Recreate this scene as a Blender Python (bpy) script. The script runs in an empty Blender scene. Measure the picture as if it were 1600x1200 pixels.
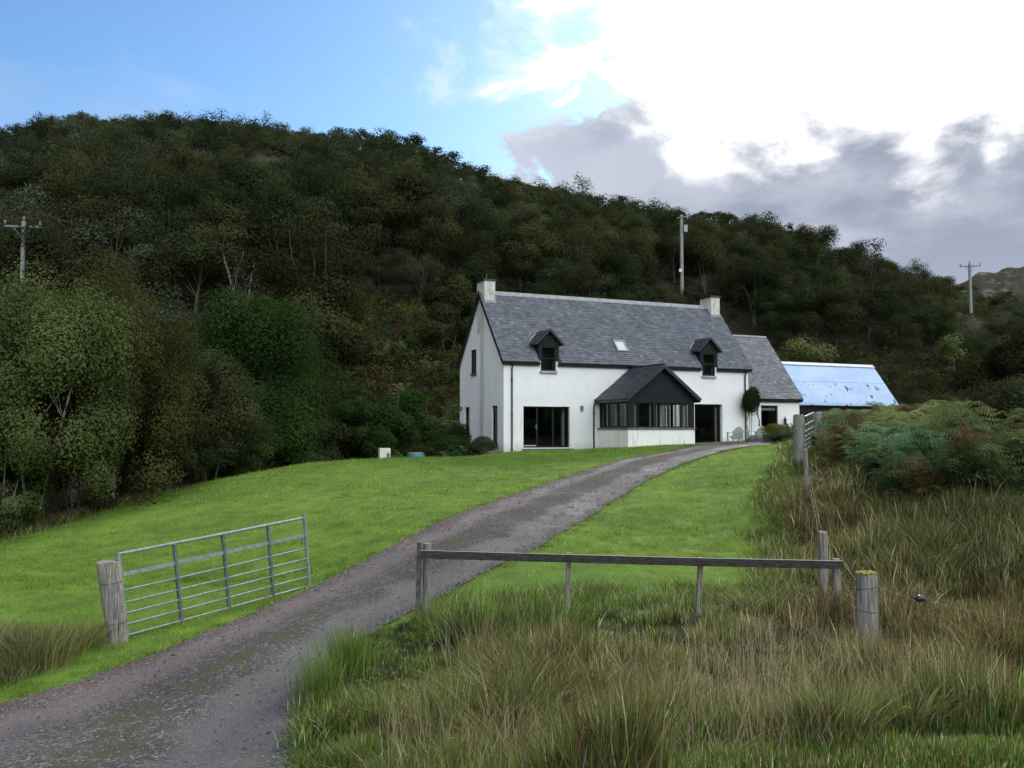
import bpy, bmesh, math, random
import numpy as np
from mathutils import Vector, Matrix
rnd = random.Random(7); rng = np.random.default_rng(11)
R = math.radians
sc = bpy.context.scene
COL = sc.collection
# ------------------------------------------------------------------ camera
F, HOR = 1400.0, 673.4                      # focal length and horizon of the photograph, in its pixels
TILT = math.atan((HOR-600)/F)
cam = bpy.data.cameras.new('camera'); camo = bpy.data.objects.new('camera', cam); COL.objects.link(camo)
cam.sensor_width = 36; cam.lens = 36*F/1600; cam.clip_end = 6000; cam.clip_start = .05
camo.location = (0, 0, 0); camo.rotation_euler = (R(90)+TILT, 0, 0)
sc.camera = camo
# ------------------------------------------------------------------ light
SUN_AZ, SUN_EL = R(20), R(27)
SUN_DIR = Vector((math.sin(SUN_AZ)*math.cos(SUN_EL), math.cos(SUN_AZ)*math.cos(SUN_EL), math.sin(SUN_EL)))
sl = bpy.data.lights.new('sun', 'SUN'); sl.energy = 3.2; sl.angle = R(7); sl.color = (1, .94, .84)
so = bpy.data.objects.new('sun', sl); COL.objects.link(so); so.rotation_euler = SUN_DIR.to_track_quat('Z', 'Y').to_euler()
sc.view_settings.view_transform = 'Standard'; sc.view_settings.look = 'None'; sc.view_settings.gamma = 1
sc.view_settings.exposure = 0.0
sc.cycles.max_bounces = 6; sc.cycles.diffuse_bounces = 3; sc.cycles.transmission_bounces = 4; sc.cycles.transparent_max_bounces = 8

class NT:
    def __init__(s, tree): s.t = tree; s.n = tree.nodes; s.l = tree.links
    def put(s, inp, v):
        if v is None: return
        if isinstance(v, bpy.types.NodeSocket): s.l.new(v, inp)
        else:
            if inp.type == 'RGBA' and len(v) == 3: v = (*v, 1)
            inp.default_value = v
    def node(s, kind, **kw):
        n = s.n.new(kind)
        for k, v in kw.items(): setattr(n, k, v)
        return n
    def m(s, op, a, b=None, c=None, clamp=False):
        n = s.node('ShaderNodeMath', operation=op, use_clamp=clamp)
        s.put(n.inputs[0], a)
        if b is not None: s.put(n.inputs[1], b)
        if c is not None: s.put(n.inputs[2], c)
        return n.outputs[0]
    def vm(s, op, a, b=None):
        n = s.node('ShaderNodeVectorMath', operation=op); s.put(n.inputs[0], a)
        if b is not None: s.put(n.inputs[1], b)
        return n.outputs['Value'] if op in ('DOT_PRODUCT', 'LENGTH') else n.outputs[0]
    def step(s, x, a, b, lo=0., hi=1.):
        n = s.node('ShaderNodeMapRange', interpolation_type='SMOOTHSTEP')
        for i, v in enumerate((x, a, b, lo, hi)): s.put(n.inputs[i], v)
        return n.outputs[0]
    def mix(s, f, a, b, blend='MIX'):
        n = s.node('ShaderNodeMix', data_type='RGBA', blend_type=blend)
        s.put(n.inputs[0], f); s.put(n.inputs[6], a); s.put(n.inputs[7], b)
        return n.outputs[2]
    def noise(s, vec, scale, detail=4, rough=.55, col=False, dist=0.):
        n = s.node('ShaderNodeTexNoise'); s.put(n.inputs['Vector'], vec)
        n.inputs['Scale'].default_value = scale; n.inputs['Detail'].default_value = detail
        n.inputs['Roughness'].default_value = rough; n.inputs['Distortion'].default_value = dist
        return n.outputs[1] if col else n.outputs[0]
    def scale(s, vec, xyz):
        n = s.node('ShaderNodeMapping'); s.put(n.inputs[0], vec); n.inputs['Scale'].default_value = xyz
        return n.outputs[0]

world = bpy.data.worlds.new('World'); sc.world = world; world.use_nodes = True
w = NT(world.node_tree); w.n.clear()
sky = w.node('ShaderNodeTexSky', sky_type='NISHITA', sun_disc=False, sun_elevation=SUN_EL, sun_rotation=SUN_AZ, altitude=50, air_density=1.0, dust_density=.6, ozone_density=2.5)
dirv = w.node('ShaderNodeTexCoord').outputs['Generated']
sep = w.node('ShaderNodeSeparateXYZ'); w.put(sep.inputs[0], dirv)
az = w.m('ARCTAN2', sep.outputs[0], sep.outputs[1]); el = w.m('ARCSINE', sep.outputs[2])
nb = w.noise(w.scale(dirv, (1, 1, 1.5)), 3.0, 4, .55)              # broad masses
nf = w.noise(w.scale(dirv, (1, 1, 1.7)), 7.5, 10, .58, dist=.3)       # cloud edges
ns = w.noise(w.scale(dirv, (1, 1, 3.0)), 2.6, 5, .5)
nbf = w.m('ADD', w.m('MULTIPLY', w.m('SUBTRACT', nb, .5), .35), w.m('MULTIPLY', w.m('SUBTRACT', nf, .5), .75))
# cloud cover: clear to the left of the view, cloud to the right and overcast behind
edge_az = w.step(el, .27, .36, -.05, .04)
aaz = w.m('ABSOLUTE', w.m('ADD', az, .75))                       # clear window centred left
bias = w.m('SUBTRACT', aaz, w.m('ADD', edge_az, .75))
cover = w.step(w.m('ADD', bias, nbf), -.004, .045)
veil = w.m('MULTIPLY', w.step(w.m('ADD', bias, w.m('MULTIPLY', nbf, 1.6)), -.10, .10), .42)
wisp = w.m('MULTIPLY', w.step(ns, .52, .75), .38)
cover = w.m('MAXIMUM', cover, w.m('MAXIMUM', veil, wisp))
# brightness of the cloud: glaring above, grey below, lit by the hidden sun
eb = w.m('ADD', el, w.m('ADD', w.m('MULTIPLY', w.m('SUBTRACT', nb, .5), .16), w.m('MULTIPLY', w.m('SUBTRACT', nf, .5), .22)))
bump_ = w.m('MULTIPLY', w.step(az, .13, .20), w.step(az, .50, .42))
eb = w.m('ADD', eb, w.m('ADD', w.m('SUBTRACT', w.m('MULTIPLY', bump_, .062), .03), w.step(az, .38, .47, 0., .045)))
sdot = w.vm('DOT_PRODUCT', dirv, tuple(SUN_DIR))
front = w.step(sdot, .2, .8)
white = w.m('MULTIPLY', w.step(eb, .292, .362), 1.0)
grey = w.mix(w.step(w.noise(w.scale(dirv, (1, 1, 2.2)), 5.5, 6, .55), .40, .62), (.345, .39, .49), (.56, .60, .71))
grey = w.mix(w.step(az, .22, -.02), grey, (.60, .66, .78))
low = w.step(el, .24, .10)
grey = w.mix(w.m('MULTIPLY', low, .55), grey, (.47, .54, .66))
glare = w.mix(w.step(sdot, .93, .99), w.mix(w.step(nf, .36, .56), (.74, .82, .93), (1.12, 1.13, 1.15)), (2.0, 1.95, 1.9))
fcol = w.mix(white, grey, glare)
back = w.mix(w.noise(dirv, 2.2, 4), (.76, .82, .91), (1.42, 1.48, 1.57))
bk = w.step(w.vm('DOT_PRODUCT', dirv, (.40, -.90, .15)), 0.0, .9, .25, 2.45)  # unseen rear sky brightened to light the facade, dimmed towards the gable
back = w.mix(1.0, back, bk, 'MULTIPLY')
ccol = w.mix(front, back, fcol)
# clear sky
skyc = w.mix(1.0, sky.outputs[0], (.104, .140, .165), 'MULTIPLY')
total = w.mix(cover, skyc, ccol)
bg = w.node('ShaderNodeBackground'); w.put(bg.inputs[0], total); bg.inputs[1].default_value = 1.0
wo = w.node('ShaderNodeOutputWorld'); w.l.new(bg.outputs[0], wo.inputs[0])

# ------------------------------------------------------------------ helpers
def ray(x, y):
    b = (600-y)/F
    return np.array([(x-800)/F, math.cos(TILT)-b*math.sin(TILT), math.sin(TILT)+b*math.cos(TILT)])
def at(x, y, Y):
    d = ray(x, y); return d*(Y/d[1])
def tag(o, label=None, cat=None, group=None, kind=None):
    if label: o['label'] = label
    if cat: o['category'] = cat
    if group: o['group'] = group
    if kind: o['kind'] = kind
    return o
def empty(name, loc, rz=0., label=None, cat=None, group=None):
    o = bpy.data.objects.new(name, None); COL.objects.link(o); o.location = tuple(loc); o.rotation_euler = (0, 0, rz)
    o.empty_display_size = .2
    return tag(o, label, cat, group)
def link(name, me, mat, parent=None):
    o = bpy.data.objects.new(name, me)
    if mat is not None:
        for mm in (mat if isinstance(mat, (list, tuple)) else [mat]): me.materials.append(mm)
    COL.objects.link(o)
    if parent is not None: o.parent = parent
    return o
def npmesh(name, V, quads=None, tris=None, col=None, uv=None, smooth=False):
    me = bpy.data.meshes.new(name)
    nq = 0 if quads is None else len(quads); nt = 0 if tris is None else len(tris)
    me.vertices.add(len(V)); me.vertices.foreach_set('co', np.asarray(V, np.float32).ravel())
    li = np.concatenate([np.asarray(a, np.int32).ravel() for a in (quads, tris) if a is not None and len(a)])
    me.loops.add(len(li)); me.loops.foreach_set('vertex_index', li)
    ls = np.concatenate([np.arange(nq)*4, nq*4+np.arange(nt)*3]).astype(np.int32)
    me.polygons.add(nq+nt); me.polygons.foreach_set('loop_start', ls)
    if smooth: me.polygons.foreach_set('use_smooth', np.ones(nq+nt, bool))
    me.update(calc_edges=True)
    if col is not None:
        a = me.color_attributes.new('col', 'FLOAT_COLOR', 'POINT')
        c = np.ones((len(V), 4), np.float32); c[:, :3] = col; a.data.foreach_set('color', c.ravel())
    if uv is not None:
        u = me.uv_layers.new(name='UVMap'); u.data.foreach_set('uv', np.asarray(uv, np.float32)[li].ravel())
    return me
class MB:
    """collects boxes, tubes and prisms; build() links them as one mesh"""
    def __init__(s): s.V = []; s.Fc = []; s.C = []; s.sm = []
    def add(s, vs, fs, c=(1, 1, 1), smooth=False):
        o = len(s.V); s.V += [tuple(v) for v in vs]; s.Fc += [tuple(o+i for i in f) for f in fs]; s.C += [c]*len(vs); s.sm += [smooth]*len(fs)
    def box(s, x0, x1, y0, y1, z0, z1, c=(1, 1, 1), M=None):
        vs = [Vector((x, y, z)) for z in (z0, z1) for x, y in ((x0, y0), (x1, y0), (x1, y1), (x0, y1))]
        if M is not None: vs = [M @ v for v in vs]
        s.add(vs, [(0, 3, 2, 1), (4, 5, 6, 7), (0, 1, 5, 4), (1, 2, 6, 5), (2, 3, 7, 6), (3, 0, 4, 7)], c)
    def prism(s, poly, ax, a0, a1, c=(1, 1, 1)):
        """poly in the plane normal to axis ax ('x': (y,z), 'y': (x,z), 'z': (x,y)) extruded a0..a1"""
        n = len(poly)
        def P(p, a): return {'x': (a, p[0], p[1]), 'y': (p[0], a, p[1]), 'z': (p[0], p[1], a)}[ax]
        s.add([P(p, a0) for p in poly]+[P(p, a1) for p in poly], [tuple(range(n)), tuple(range(2*n-1, n-1, -1))]+[(i, i+n, (i+1) % n+n, (i+1) % n) for i in range(n)], c)
    def tube(s, pts, rad, n=8, c=(1, 1, 1), cap=True, rough=0., flat=1.):
        pts = [Vector(p) for p in pts]; k = len(pts)
        rad = [rad]*k if not hasattr(rad, '__len__') else rad
        vs = []; a = None
        for i, p in enumerate(pts):
            t = (pts[min(i+1, k-1)]-pts[max(i-1, 0)]).normalized()
            if a is None: a = t.orthogonal().normalized()
            a = (a-t*a.dot(t)); a = a.normalized() if a.length > 1e-6 else t.orthogonal().normalized()
            b = t.cross(a)
            for j in range(n):
                th = 2*math.pi*j/n; rr = rad[i]*(1+rough*rnd.uniform(-1, 1))
                vs.append(p+a*math.cos(th)*rr+b*math.sin(th)*rr*flat)
        fs = [(i*n+j, i*n+(j+1) % n, (i+1)*n+(j+1) % n, (i+1)*n+j) for i in range(k-1) for j in range(n)]
        s.add(vs, fs, c, True)
        if cap:
            s.add([vs[j] for j in range(n)], [tuple(range(n-1, -1, -1))], c); s.add([vs[(k-1)*n+j] for j in range(n)], [tuple(range(n))], c)
    def blob(s, c, r, seed=0, rough=.18, sub=2, squash=(1, 1, 1), colr=(1, 1, 1)):
        bm = bmesh.new(); bmesh.ops.create_icosphere(bm, subdivisions=sub, radius=1)
        q = random.Random(seed); ph = [(Vector((q.uniform(-1, 1), q.uniform(-1, 1), q.uniform(-1, 1)))*3, q.uniform(0, 6)) for _ in range(6)]
        vs = []
        for v in bm.verts:
            d = 1+rough*sum(math.sin(v.co.dot(a)+b) for a, b in ph)/2.5
            vs.append(tuple(c[i]+v.co[i]*d*r*squash[i] for i in range(3)))
        s.add(vs, [tuple(v.index for v in f.verts) for f in bm.faces], colr, True); bm.free()
    def mesh(s, name):
        me = bpy.data.meshes.new(name); me.from_pydata(s.V, [], s.Fc); me.update()
        me.polygons.foreach_set('use_smooth', s.sm)
        a = me.color_attributes.new('col', 'FLOAT_COLOR', 'POINT')
        a.data.foreach_set('color', np.hstack([np.array(s.C, np.float32), np.ones((len(s.V), 1), np.float32)]).ravel())
        return me
    def build(s, name, mat, parent=None, bevel=0.):
        o = link(name, s.mesh(name), mat, parent)
        if bevel:
            b = o.modifiers.new('bevel', 'BEVEL'); b.width = bevel; b.segments = 2; b.limit_method = 'ANGLE'
        return o

# ------------------------------------------------------------------ materials
def mat(name):
    m = bpy.data.materials.new(name); m.use_nodes = True; t = NT(m.node_tree); t.n.clear()
    out = t.node('ShaderNodeOutputMaterial'); t.out = out
    return m, t
def pbr(t, col, rough=.8, bump=None, bs=.3, bd=.02, metal=0., spec=.5, norm=None):
    p = t.node('ShaderNodeBsdfPrincipled'); t.put(p.inputs['Base Color'], col); t.put(p.inputs['Roughness'], rough)
    p.inputs['Metallic'].default_value = metal; p.inputs['Specular IOR Level'].default_value = spec
    if bump is not None:
        b = t.node('ShaderNodeBump'); b.inputs['Strength'].default_value = bs; b.inputs['Distance'].default_value = bd
        t.put(b.inputs['Height'], bump); t.l.new(b.outputs[0], p.inputs['Normal'])
    t.l.new(p.outputs[0], t.out.inputs[0]); return p
def objco(t): return t.node('ShaderNodeTexCoord').outputs['Object']
def attr(t, n='col'): return t.node('ShaderNodeAttribute', attribute_name=n).outputs['Color']
def simple(name, c, rough=.8, var=.25, sc_=6., bs=.25, metal=0., spec=.5, bd=.01):
    m, t = mat(name); o = objco(t); n = t.noise(o, sc_, 6, .6)
    f = t.step(n, .3, .7)
    pbr(t, t.mix(f, tuple(x*(1-var) for x in c), tuple(min(1, x*(1+var)) for x in c)), rough, t.noise(o, sc_*6, 4), bs, bd, metal, spec)
    return m
def leafmat(name, tint=(1, 1, 1), trans=.35, objvar=.25, rough=None):
    m, t = mat(name)
    c = t.mix(1., attr(t), tint, 'MULTIPLY')
    oi = t.node('ShaderNodeObjectInfo')
    hsv = t.node('ShaderNodeHueSaturation'); t.put(hsv.inputs['Color'], c)
    t.put(hsv.inputs['Value'], t.m('MULTIPLY_ADD', oi.outputs['Random'], objvar*2, 1-objvar))
    t.put(hsv.inputs['Hue'], t.m('MULTIPLY_ADD', t.m('FRACT', t.m('MULTIPLY', oi.outputs['Random'], 7.3)), objvar*.14, .5-objvar*.07))
    d = t.node('ShaderNodeBsdfDiffuse'); t.l.new(hsv.outputs[0], d.inputs[0])
    tr = t.node('ShaderNodeBsdfTranslucent'); t.l.new(hsv.outputs[0], tr.inputs[0])
    mx = t.node('ShaderNodeMixShader'); mx.inputs[0].default_value = trans
    t.l.new(d.outputs[0], mx.inputs[1]); t.l.new(tr.outputs[0], mx.inputs[2])
    last = mx.outputs[0]
    if rough:
        g = t.node('ShaderNodeBsdfGlossy'); g.inputs['Roughness'].default_value = rough; g.inputs[0].default_value = (.8, .8, .8, 1)
        m2 = t.node('ShaderNodeMixShader'); m2.inputs[0].default_value = .04
        t.l.new(last, m2.inputs[1]); t.l.new(g.outputs[0], m2.inputs[2]); last = m2.outputs[0]
    t.l.new(last, t.out.inputs[0]); return m
M = {}
M['leaf'] = leafmat('leaf_foliage', trans=.28, objvar=.32)
M['grass'] = leafmat('grass_blades', trans=.4, objvar=0.)
M['fern'] = leafmat('bracken_frond', trans=.3, objvar=.35)
# bark
m, t = mat('birch_bark'); o = objco(t)
b1 = t.noise(t.scale(o, (3, 3, 1.2)), 3, 5, .6); b2 = t.noise(t.scale(o, (4, 4, 30)), 2, 3)
pbr(t, t.mix(t.step(b1, .42, .62), t.mix(t.step(b2, .45, .7), (.42, .40, .36), (.2, .19, .17)), (.07, .06, .05)), .85, b2, .4, .01); M['birch_bark'] = m
m, t = mat('dark_bark'); o = objco(t); b1 = t.noise(t.scale(o, (8, 8, 2)), 3, 6, .65)
pbr(t, t.mix(b1, (.05, .042, .035), (.15, .13, .11)), .9, b1, .8, .02); M['bark'] = m
# render (harled walls)
m, t = mat('white_harling'); o = objco(t)
st = t.noise(t.scale(o, (1.6, 1.6, .18)), 2.2, 6, .65); fine = t.noise(o, 60, 3, .7); pat = t.noise(o, .5, 4)
c = t.mix(t.step(pat, .35, .7), (.86, .86, .86), (.79, .795, .80))
c = t.mix(t.m('MULTIPLY', t.step(st, .54, .78), .38), c, (.36, .37, .36))
z = t.node('ShaderNodeSeparateXYZ'); t.put(z.inputs[0], o)
c = t.mix(t.m('MULTIPLY', t.step(t.m('ADD', z.outputs[2], t.m('MULTIPLY', st, 1.4)), 1.35, .6), .5), c, (.33, .36, .27))
# a rain streak down the gable from the chimney
y_ = t.m('ABSOLUTE', t.m('SUBTRACT', t.m('ADD', z.outputs[1], t.m('MULTIPLY', t.m('SUBTRACT', t.noise(t.scale(o, (1, 1, .35)), 1.4, 3), .5), .45)), 2.8))
stk = t.m('MULTIPLY', t.step(y_, .42, .1), t.step(z.outputs[0], .12, .02))
c = t.mix(t.m('MULTIPLY', stk, t.m('MULTIPLY_ADD', st, .9, .0)), c, (.24, .26, .26))
pbr(t, c, .9, t.m('ADD', fine, t.m('MULTIPLY', t.noise(o, 9, 3), .8)), .8, .018, spec=.2); M['harl'] = m
m, t = mat('stained_base_wall'); o = objco(t)
st = t.noise(t.scale(o, (2.2, 2.2, .5)), 2.2, 6, .65)
pbr(t, t.mix(t.step(st, .5, .75), (.82, .81, .78), (.52, .50, .44)), .9, t.noise(o, 60, 3, .7), .4, .01); M['stained'] = m
m, t = mat('chimney_harling'); o = objco(t); st = t.noise(t.scale(o, (3, 3, .7)), 2.2, 6, .65)
pbr(t, t.mix(t.step(st, .42, .7), (.62, .61, .55), (.34, .33, .28)), .9, t.noise(o, 60, 3, .7), .5, .012, spec=.2); M['chim'] = m
# slates: colour per slate
m, t = mat('roof_slate'); o = objco(t); n1 = t.noise(o, 26, 4, .7); n2 = t.noise(o, 1.1, 3)
c = t.mix(1., attr(t), t.mix(t.step(n2, .3, .7), (.92, .92, .94), (1.08, 1.08, 1.06)), 'MULTIPLY')
c = t.mix(t.m('MULTIPLY', t.step(n1, .6, .75), .35), c, (.26, .27, .27))
pbr(t, c, .52, n1, .5, .008, spec=.55); M['slate'] = m
M['slate_base'] = simple('roof_underlay', (.05, .052, .058), .8)
M['ridge'] = simple('ridge_tile', (.29, .30, .31), .8, .2)
M['black'] = simple('black_timber', (.010, .011, .013), .6, .4, 12, .3, spec=.25)
M['blackpaint'] = simple('black_paint', (.012, .013, .016), .38, .2, 5)
m, t = mat('black_boarding'); o = objco(t)
sx = t.node('ShaderNodeSeparateXYZ'); t.put(sx.inputs[0], o)
fr = t.m('FRACT', t.m('MULTIPLY', sx.outputs[0], 7.0)); g = t.m('MULTIPLY', t.step(fr, 0., .12), t.step(fr, 1., .88))
pbr(t, t.mix(t.noise(t.scale(o, (14, 14, 1)), 2, 4), (.008, .009, .012), (.022, .024, .028)), .7, g, 1., .03, spec=.2); M['boards'] = m
M['lead'] = simple('lead_flashing', (.30, .31, .33), .5, .2)
M['stone'] = simple('sill_stone', (.34, .34, .34), .85, .3, 5, .3)
M['whitepaint'] = simple('white_paint', (.72, .73, .73), .5, .08, 4)
M['pale_panel'] = simple('pale_window_panel', (.55, .56, .55), .8, .1, 3)
M['inside'] = simple('interior_shade', (.025, .024, .026), .9, .5, 2)  # near-black colour stands in for the unlit rooms behind the glass
m, t = mat('window_glass'); gl = t.node('ShaderNodeBsdfGlossy'); gl.inputs['Roughness'].default_value = .02
tr = t.node('ShaderNodeBsdfTransparent'); tr.inputs[0].default_value = (.72, .76, .75, 1)
fz = t.node('ShaderNodeFresnel'); fz.inputs[0].default_value = 1.5; mx = t.node('ShaderNodeMixShader')
t.l.new(fz.outputs[0], mx.inputs[0]); t.l.new(tr.outputs[0], mx.inputs[1]); t.l.new(gl.outputs[0], mx.inputs[2]); t.l.new(mx.outputs[0], t.out.inputs[0]); M['glass'] = m
# corrugated roof of the shed
m, t = mat('blue_corrugated_iron'); o = objco(t); sx = t.node('ShaderNodeSeparateXYZ'); t.put(sx.inputs[0], o)
n1 = t.noise(t.scale(o, (3, .7, .7)), 2.0, 7, .7, dist=.6); n2 = t.noise(t.scale(o, (.7, 1, 1)), .9, 3)
c = t.mix(t.step(n2, .3, .7), (.46, .60, .80), (.38, .50, .70))
c = t.mix(t.m('MULTIPLY', t.step(t.noise(t.scale(o, (7, 1.2, 1.2)), 1.2, 3), .45, .7), .3), c, (.54, .64, .76))
lowz = t.step(sx.outputs[2], 4.35, 3.6)
c = t.mix(t.m('MULTIPLY', lowz, t.step(t.noise(t.scale(o, (1, .45, .45)), 3.4, 3, .6), .60, .655)), c, (.13, .055, .05))
c = t.mix(t.m('MULTIPLY', t.step(t.m('ABSOLUTE', t.m('SUBTRACT', sx.outputs[2], 4.0)), .035, .01), .5), c, (.2, .25, .33))
pbr(t, c, .75, None, spec=.2); M['iron'] = m
# weathered wood
m, t = mat('weathered_post_wood'); o = objco(t)
g1 = t.noise(t.scale(o, (30, 30, 2.2)), 1.5, 6, .7); g2 = t.noise(o, 5, 4); g3 = t.noise(t.scale(o, (60, 60, 2)), 1, 2)
c = t.mix(t.step(g1, .3, .7), (.10, .095, .085), (.38, .355, .31))
c = t.mix(t.m('MULTIPLY', t.step(g2, .5, .75), .5), c, (.20, .22, .14))
c = t.mix(t.step(g3, .62, .72), c, (.03, .027, .024))
pbr(t, c, .9, t.m('ADD', g1, g3), .8, .012, spec=.2); M['post'] = m
m, t = mat('dark_rail_wood'); o = objco(t)
g1 = t.noise(t.scale(o, (2.0, 25, 25)), 1.6, 6, .7)
sn = t.node('ShaderNodeNewGeometry'); sz = t.node('ShaderNodeSeparateXYZ'); t.put(sz.inputs[0], sn.outputs['Normal'])
c = t.mix(t.step(g1, .3, .72), (.022, .021, .020), (.085, .08, .074))
c = t.mix(t.m('MULTIPLY', t.step(sz.outputs[2], .5, .9), .65), c, (.36, .35, .31))     # paler on upward faces
pbr(t, c, .85, g1, .7, .01, spec=.2); M['rail'] = m
M['greenpost'] = simple('green_treated_post', (.075, .085, .08), .85, .45, 8, .6)
M['galv'] = simple('galvanised_steel', (.27, .305, .30), .5, .22, 14, .2, .35)
M['galvdark'] = simple('dull_galvanised_steel', (.15, .17, .17), .55, .3, 14, .2, .4)
M['wire'] = simple('fence_wire', (.13, .125, .12), .6, .3, 10, .1, .3)
M['moss'] = simple('yellow_lichen', (.42, .38, .07), .95, .45, 40, 1., bd=.02)
M['polewood'] = simple('grey_pole_wood', (.25, .25, .245), .8, .15, 2)
M['rock'] = simple('dark_rock', (.13, .125, .12), .9, .5, 3, .8, bd=.04)
M['adir'] = simple('grey_green_paint', (.36, .40, .39), .7, .12, 5)
M['teal'] = simple('teal_plastic', (.03, .13, .15), .4, .2, 4)
M['plastic'] = simple('black_plastic', (.02, .022, .03), .35, .3, 5)
M['utility'] = simple('cream_utility_box', (.68, .66, .58), .6, .08, 5)
M['white_rock'] = simple('pale_quartz', (.6, .59, .56), .8, .2, 9)

# ------------------------------------------------------------------ terrain
ANCH = [at(*a) for a in [
 (0,1200,7.7),(400,1200,7.65),(700,1200,6.9),(1000,1200,6.1),(1300,1200,5.6),(1600,1200,5.2),(0,1090,10),(200,1040,11.1),(198,995,12.6),(482,917,15.7),
 (660,966,13),(888,960,12.7),(1093,966,12.2),(1303,968,11.8),(1354,1030,10.4),(1288,938,13),(1600,960,11.5),(1600,860,15),
 (1248,726,27),(1276,706,31),(1259,768,20),(1240,862,17),(1240,805,20),(1243,757,24),(1450,790,16.5),(1590,775,15),(1400,722,23),(1590,710,22),
 (1400,672,38),(1590,652,38),(1450,640,56),(1590,632,56),
 (1000,862,17),(850,900,15),(1000,784,23),(1000,742,28.5),(1000,716,34),(1000,701,40),(1085,694.5,42.5),(1170,690.5,45.5),(1240,686,47),(1180,697,41),
 (787,707,42.8),(890,703.5,43.5),(600,724,38),(450,733,34),(300,758,30),(160,802,25.5),(0,846,22.5),
 (65,822,24.5),(600,802,21),(600,866,17),(300,852,20),(0,905,17),(500,765,27),(700,745,30),(850,722,36)]]
ANCH += [np.array(a, float) for a in [(0,0,-1.6),(5,0,-1.5),(-5,0,-2.0),(0,-12,-1.5),(12,4,-1.6),(-12,4,-3),(-20,32,-4.6),(-13,36,-3.9),(-8,42,-3.1),(-4.5,47,-2.2),(-30,22,-5),(-27,45,-2.5),
 (-12,52,-.8),(2,56,-.6),(12,58,0),(4,50,-.9),(20,54,.3),(-18,14,-3.4),(-14,60,1.5),(22,12,-1),(-22,60,2),(26,36,1.0)]]
A = np.array(ANCH)
def _U(r2): return np.where(r2 > 1e-9, .5*r2*np.log(np.maximum(r2, 1e-9)), 0.)
def _fit():
    P = A[:, :2]/20; n = len(P); d2 = ((P[:, None]-P[None])**2).sum(-1)
    K = _U(d2)+np.eye(n)*.0015; Q = np.hstack([np.ones((n, 1)), P])
    L = np.zeros((n+3, n+3)); L[:n, :n] = K; L[:n, n:] = Q; L[n:, :n] = Q.T
    return np.linalg.solve(L, np.concatenate([A[:, 2], np.zeros(3)]))
TW = _fit()
def tps(X, Y):
    P = np.stack([X, Y], -1)/20; out = TW[-3]+P[:, 0]*TW[-2]+P[:, 1]*TW[-1]
    for a, wt in zip(A[:, :2]/20, TW[:-3]): out = out+wt*_U((P[:, 0]-a[0])**2+(P[:, 1]-a[1])**2)
    return out
def sst(x, a, b):
    t = np.clip((x-a)/(b-a), 0, 1); return t*t*(3-2*t)
SX = [-1500,-400,0,45,100,250,400,500,640,700,770,860,950,1000,1060,1150,1230,1300,1380,1430,1490,1560,1700,2200,3000]
SY = [300,215,192,186,174,168,178,196,212,240,266,280,294,304,316,326,348,382,404,432,452,474,520,560,560]
def hill(X, Y):
    Ys = np.maximum(Y, 5); px = np.clip(800+F*X/Ys, -1500, 3000)
    Rr = np.interp(px, [-1500,0,500,1000,1430,1600,3000], [230,225,215,188,150,128,120])
    tree = np.interp(px, [0,900,1400,1600], [4.5,4.0,3.2,2.5])
    zr = (HOR-np.interp(px, SX, SY))/F*Rr-tree
    Y0 = np.interp(px, [-1500,300,800,1200,1600,3000], [44,44,47,56,58,50]); z0 = np.interp(px, [-1500,500,900,1400,3000], [-1.5,-1.2,-.4,1.6,3.2])
    tt = (Y-Y0)/(Rr-Y0); g = np.where(tt < 1, np.clip(tt, 0, 1)**.88, 1-(tt-1)*.55)
    b = 1.3*np.sin(X*.083+Y*.031+1)*np.sin(Y*.067+X*.02)+.7*np.sin(X*.19+2*np.sin(Y*.11))
    return z0+(zr-z0)*g+b*sst(Y, 62, 95)*sst(tt, 1.05, .85)
def H(X, Y):
    X = np.atleast_1d(np.asarray(X, float)); Y = np.atleast_1d(np.asarray(Y, float))
    Xc = np.clip(X, -34, 32); Yc = np.clip(Y, -14, 62); n = tps(Xc, Yc)
    z = n+(hill(X, Y)-n)*sst(Y, 49, 60)
    z = np.where(Y > 400, np.minimum(z, -20), z)+sst(-Y, 50, 280)*85*(1+.25*np.sin(X*.013+1))   # the far side of the glen, behind the camera
    return z
def h1(x, y): return float(H(x, y)[0])
def ground(px, py):
    """the terrain point a pixel of the photograph looks at"""
    d = ray(px, py); Ys = np.concatenate([np.arange(3, 60, .15), np.arange(60, 250, 1.)]); P = d[None]*(Ys/d[1])[:, None]
    z = H(P[:, 0], P[:, 1]); k = np.argmax(P[:, 2] < z)
    if P[k, 2] >= z[k]: return None
    if k: 
        a = P[k-1, 2]-z[k-1]; b = z[k]-P[k, 2]; f = a/(a+b+1e-9); p = P[k-1]*(1-f)+P[k]*f
    else: p = P[0]
    return Vector((p[0], p[1], h1(p[0], p[1])))
def poly_in(X, Y, poly):
    c = np.zeros(len(X), bool); n = len(poly)
    for i in range(n):
        x0, y0 = poly[i]; x1, y1 = poly[(i+1) % n]
        k = ((y0 > Y) != (y1 > Y)) & (X < (x1-x0)*(Y-y0)/((y1-y0) or 1e-9)+x0); c ^= k
    return c
def vnoise(X, Y, s, seed=0):
    r = np.random.default_rng(seed); g = r.random((64, 64)); x = X*s; y = Y*s
    xi = np.floor(x).astype(int); yi = np.floor(y).astype(int); fx = x-xi; fy = y-yi
    fx = fx*fx*(3-2*fx); fy = fy*fy*(3-2*fy); G = lambda i, j: g[(i) % 64, (j) % 64]
    return (G(xi, yi)*(1-fx)+G(xi+1, yi)*fx)*(1-fy)+(G(xi, yi+1)*(1-fx)+G(xi+1, yi+1)*fx)*fy
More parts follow.
